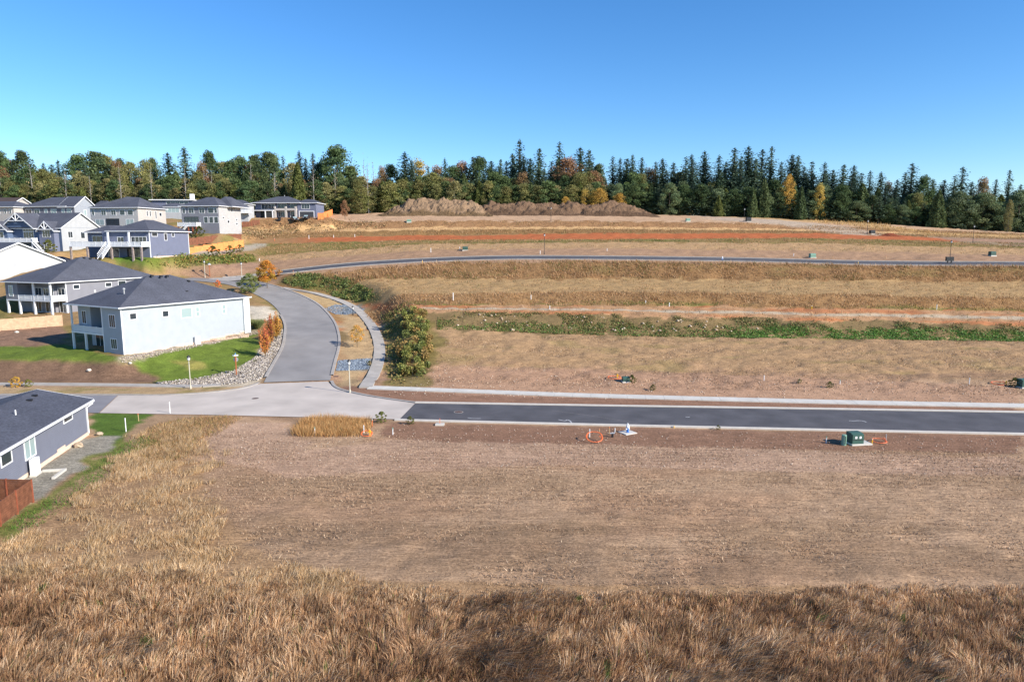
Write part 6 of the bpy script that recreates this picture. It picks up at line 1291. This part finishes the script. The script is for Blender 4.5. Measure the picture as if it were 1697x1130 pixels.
# cars
def car(label, X, R, rz, Y=None):
    g = G(X, R); o = empty('parked_car', g, rz); tag(o, label, 'car', 'cars at the hilltop house')
    prof = [(-2.3, .35), (-2.32, .75), (-2.2, .95), (-1.9, 1.05), (-1.6, 1.55), (.35, 1.6), (1.1, 1.05), (2.1, .92), (2.35, .7), (2.32, .35)]; w = .9; n = len(prof); mb = MB()
    for yy in (-w, w): mb.v += [(p[0], yy * (.86 if p[1] > 1.2 else 1), p[1]) for p in prof]
    mb.f += [tuple(range(n))[::-1], tuple(range(n, 2 * n))] + [(k, (k + 1) % n, (k + 1) % n + n, k + n) for k in range(n)]; b = mb.build('body', M['carpaint'], o)
    for sg in (-1, 1): MB().quad((-1.65, sg * .895, 1.08), (.85, sg * .895, 1.08), (.3, sg * .80, 1.5), (-1.5, sg * .80, 1.5)).build('side_window', M['glass'], b)
    MB().quad((1.03, -.7, 1.12), (1.03, .7, 1.12), (.42, .66, 1.58), (.42, -.66, 1.58)).build('windscreen', M['glass_blind'], b); MB().quad((-1.93, -.7, 1.12), (-1.93, .7, 1.12), (-1.66, .66, 1.5), (-1.66, -.66, 1.5)).build('rear_window', M['glass'], b)
    for sx in (-1.45, 1.45):
        for sy in (-1, 1):
            wl = MB().tube([(sx, sy * .72, .34), (sx, sy * .93, .34)], .34, 14).build('wheel', M['tyre'], o); MB().tube([(sx, sy * .93, .34), (sx, sy * .94, .34)], .2, 10).build('rim', M['grey_metal'], wl)
    for sy in (-1, 1): MB().box(2.26, 2.36, sy * .62 - .17, sy * .62 + .17, .66, .8).build('headlight', M['frost'], o); MB().box(-2.36, -2.28, sy * .65 - .13, sy * .65 + .13, .8, 1.0).build('tail_light', M['orange'], o)
    return o
car('dark sedan parked on the drive left of the open garage', 488, 367, -.95); car('dark car standing in front of the open garage', 508, 364, -1.5)
o = empty('wheelie_bin', G(463, 367)); tag(o, 'black wheeled bin on the bank by the hilltop drive', 'bin'); MB().box(-.45, .45, -.4, .4, .1, 1.3).build('bin_body', M['dark'], o); MB().box(-.5, .5, -.45, .5, 1.3, 1.42).build('lid', M['vent'], o)
# rocks
def boulder(label, g, r, seed, cat='boulder'):
    rr = np.random.default_rng(seed); mb = MB(); n, m_ = 10, 6; b = 0
    for j in range(m_ + 1):
        for k in range(n):
            th = math.pi * j / m_; ph = 2 * math.pi * k / n; q = r * (.8 + .35 * rr.random()); mb.v.append((q * math.sin(th) * math.cos(ph) * 1.15, q * math.sin(th) * math.sin(ph), q * math.cos(th) * .75 + r * .4))
    for j in range(m_):
        for k in range(n): mb.f.append((j * n + k, j * n + (k + 1) % n, (j + 1) * n + (k + 1) % n, (j + 1) * n + k))
    o = mb.build('boulder', M['boulder_tan' if seed < 3 else 'boulder'], None, g); tag(o, label, cat, 'loose boulders'); return o
q = loc_to_world('h3', (.75, 19.4, 0)); boulder('round tan boulder against the near house foundation', (q[0], q[1], 0), .42, 1); q = loc_to_world('h3', (1.2, 23.6, 0)); boulder('small boulder at the near house corner by the downpipe', (q[0], q[1], 0), .32, 2)
for (X, R, r_, s_, lb) in ((546, 350, 1.1, 3, 'left pale boulder beside the hilltop lawn'), (553, 349, 1.5, 4, 'middle pale boulder beside the hilltop lawn'), (561, 350, 1.5, 5, 'right large pale boulder beside the hilltop lawn'), (148, 616, .32, 6, 'pale rock on the dark soil bank'), (216, 604, .25, 7, 'white stone at the top corner of the soil bank'), (28, 552, .35, 8, 'white stone lying on the soil yard')): boulder(lb, G(X, R), r_, s_)
# concrete edging by the near heat pump, downpipe splash
o = empty('concrete_edging', loc_to_world('h3', (0, 0, 0)), HS['h3']['rz']); tag(o, 'pale L-shaped concrete edging beside the near heat pump', 'edging')
MB().box(.7, 2.6, 11.6, 11.85, -.05, .16).build('edge_beam', M['concrete'], o); MB().box(2.35, 2.6, 9.4, 11.595, -.05, .155).build('edge_beam', M['concrete'], o)
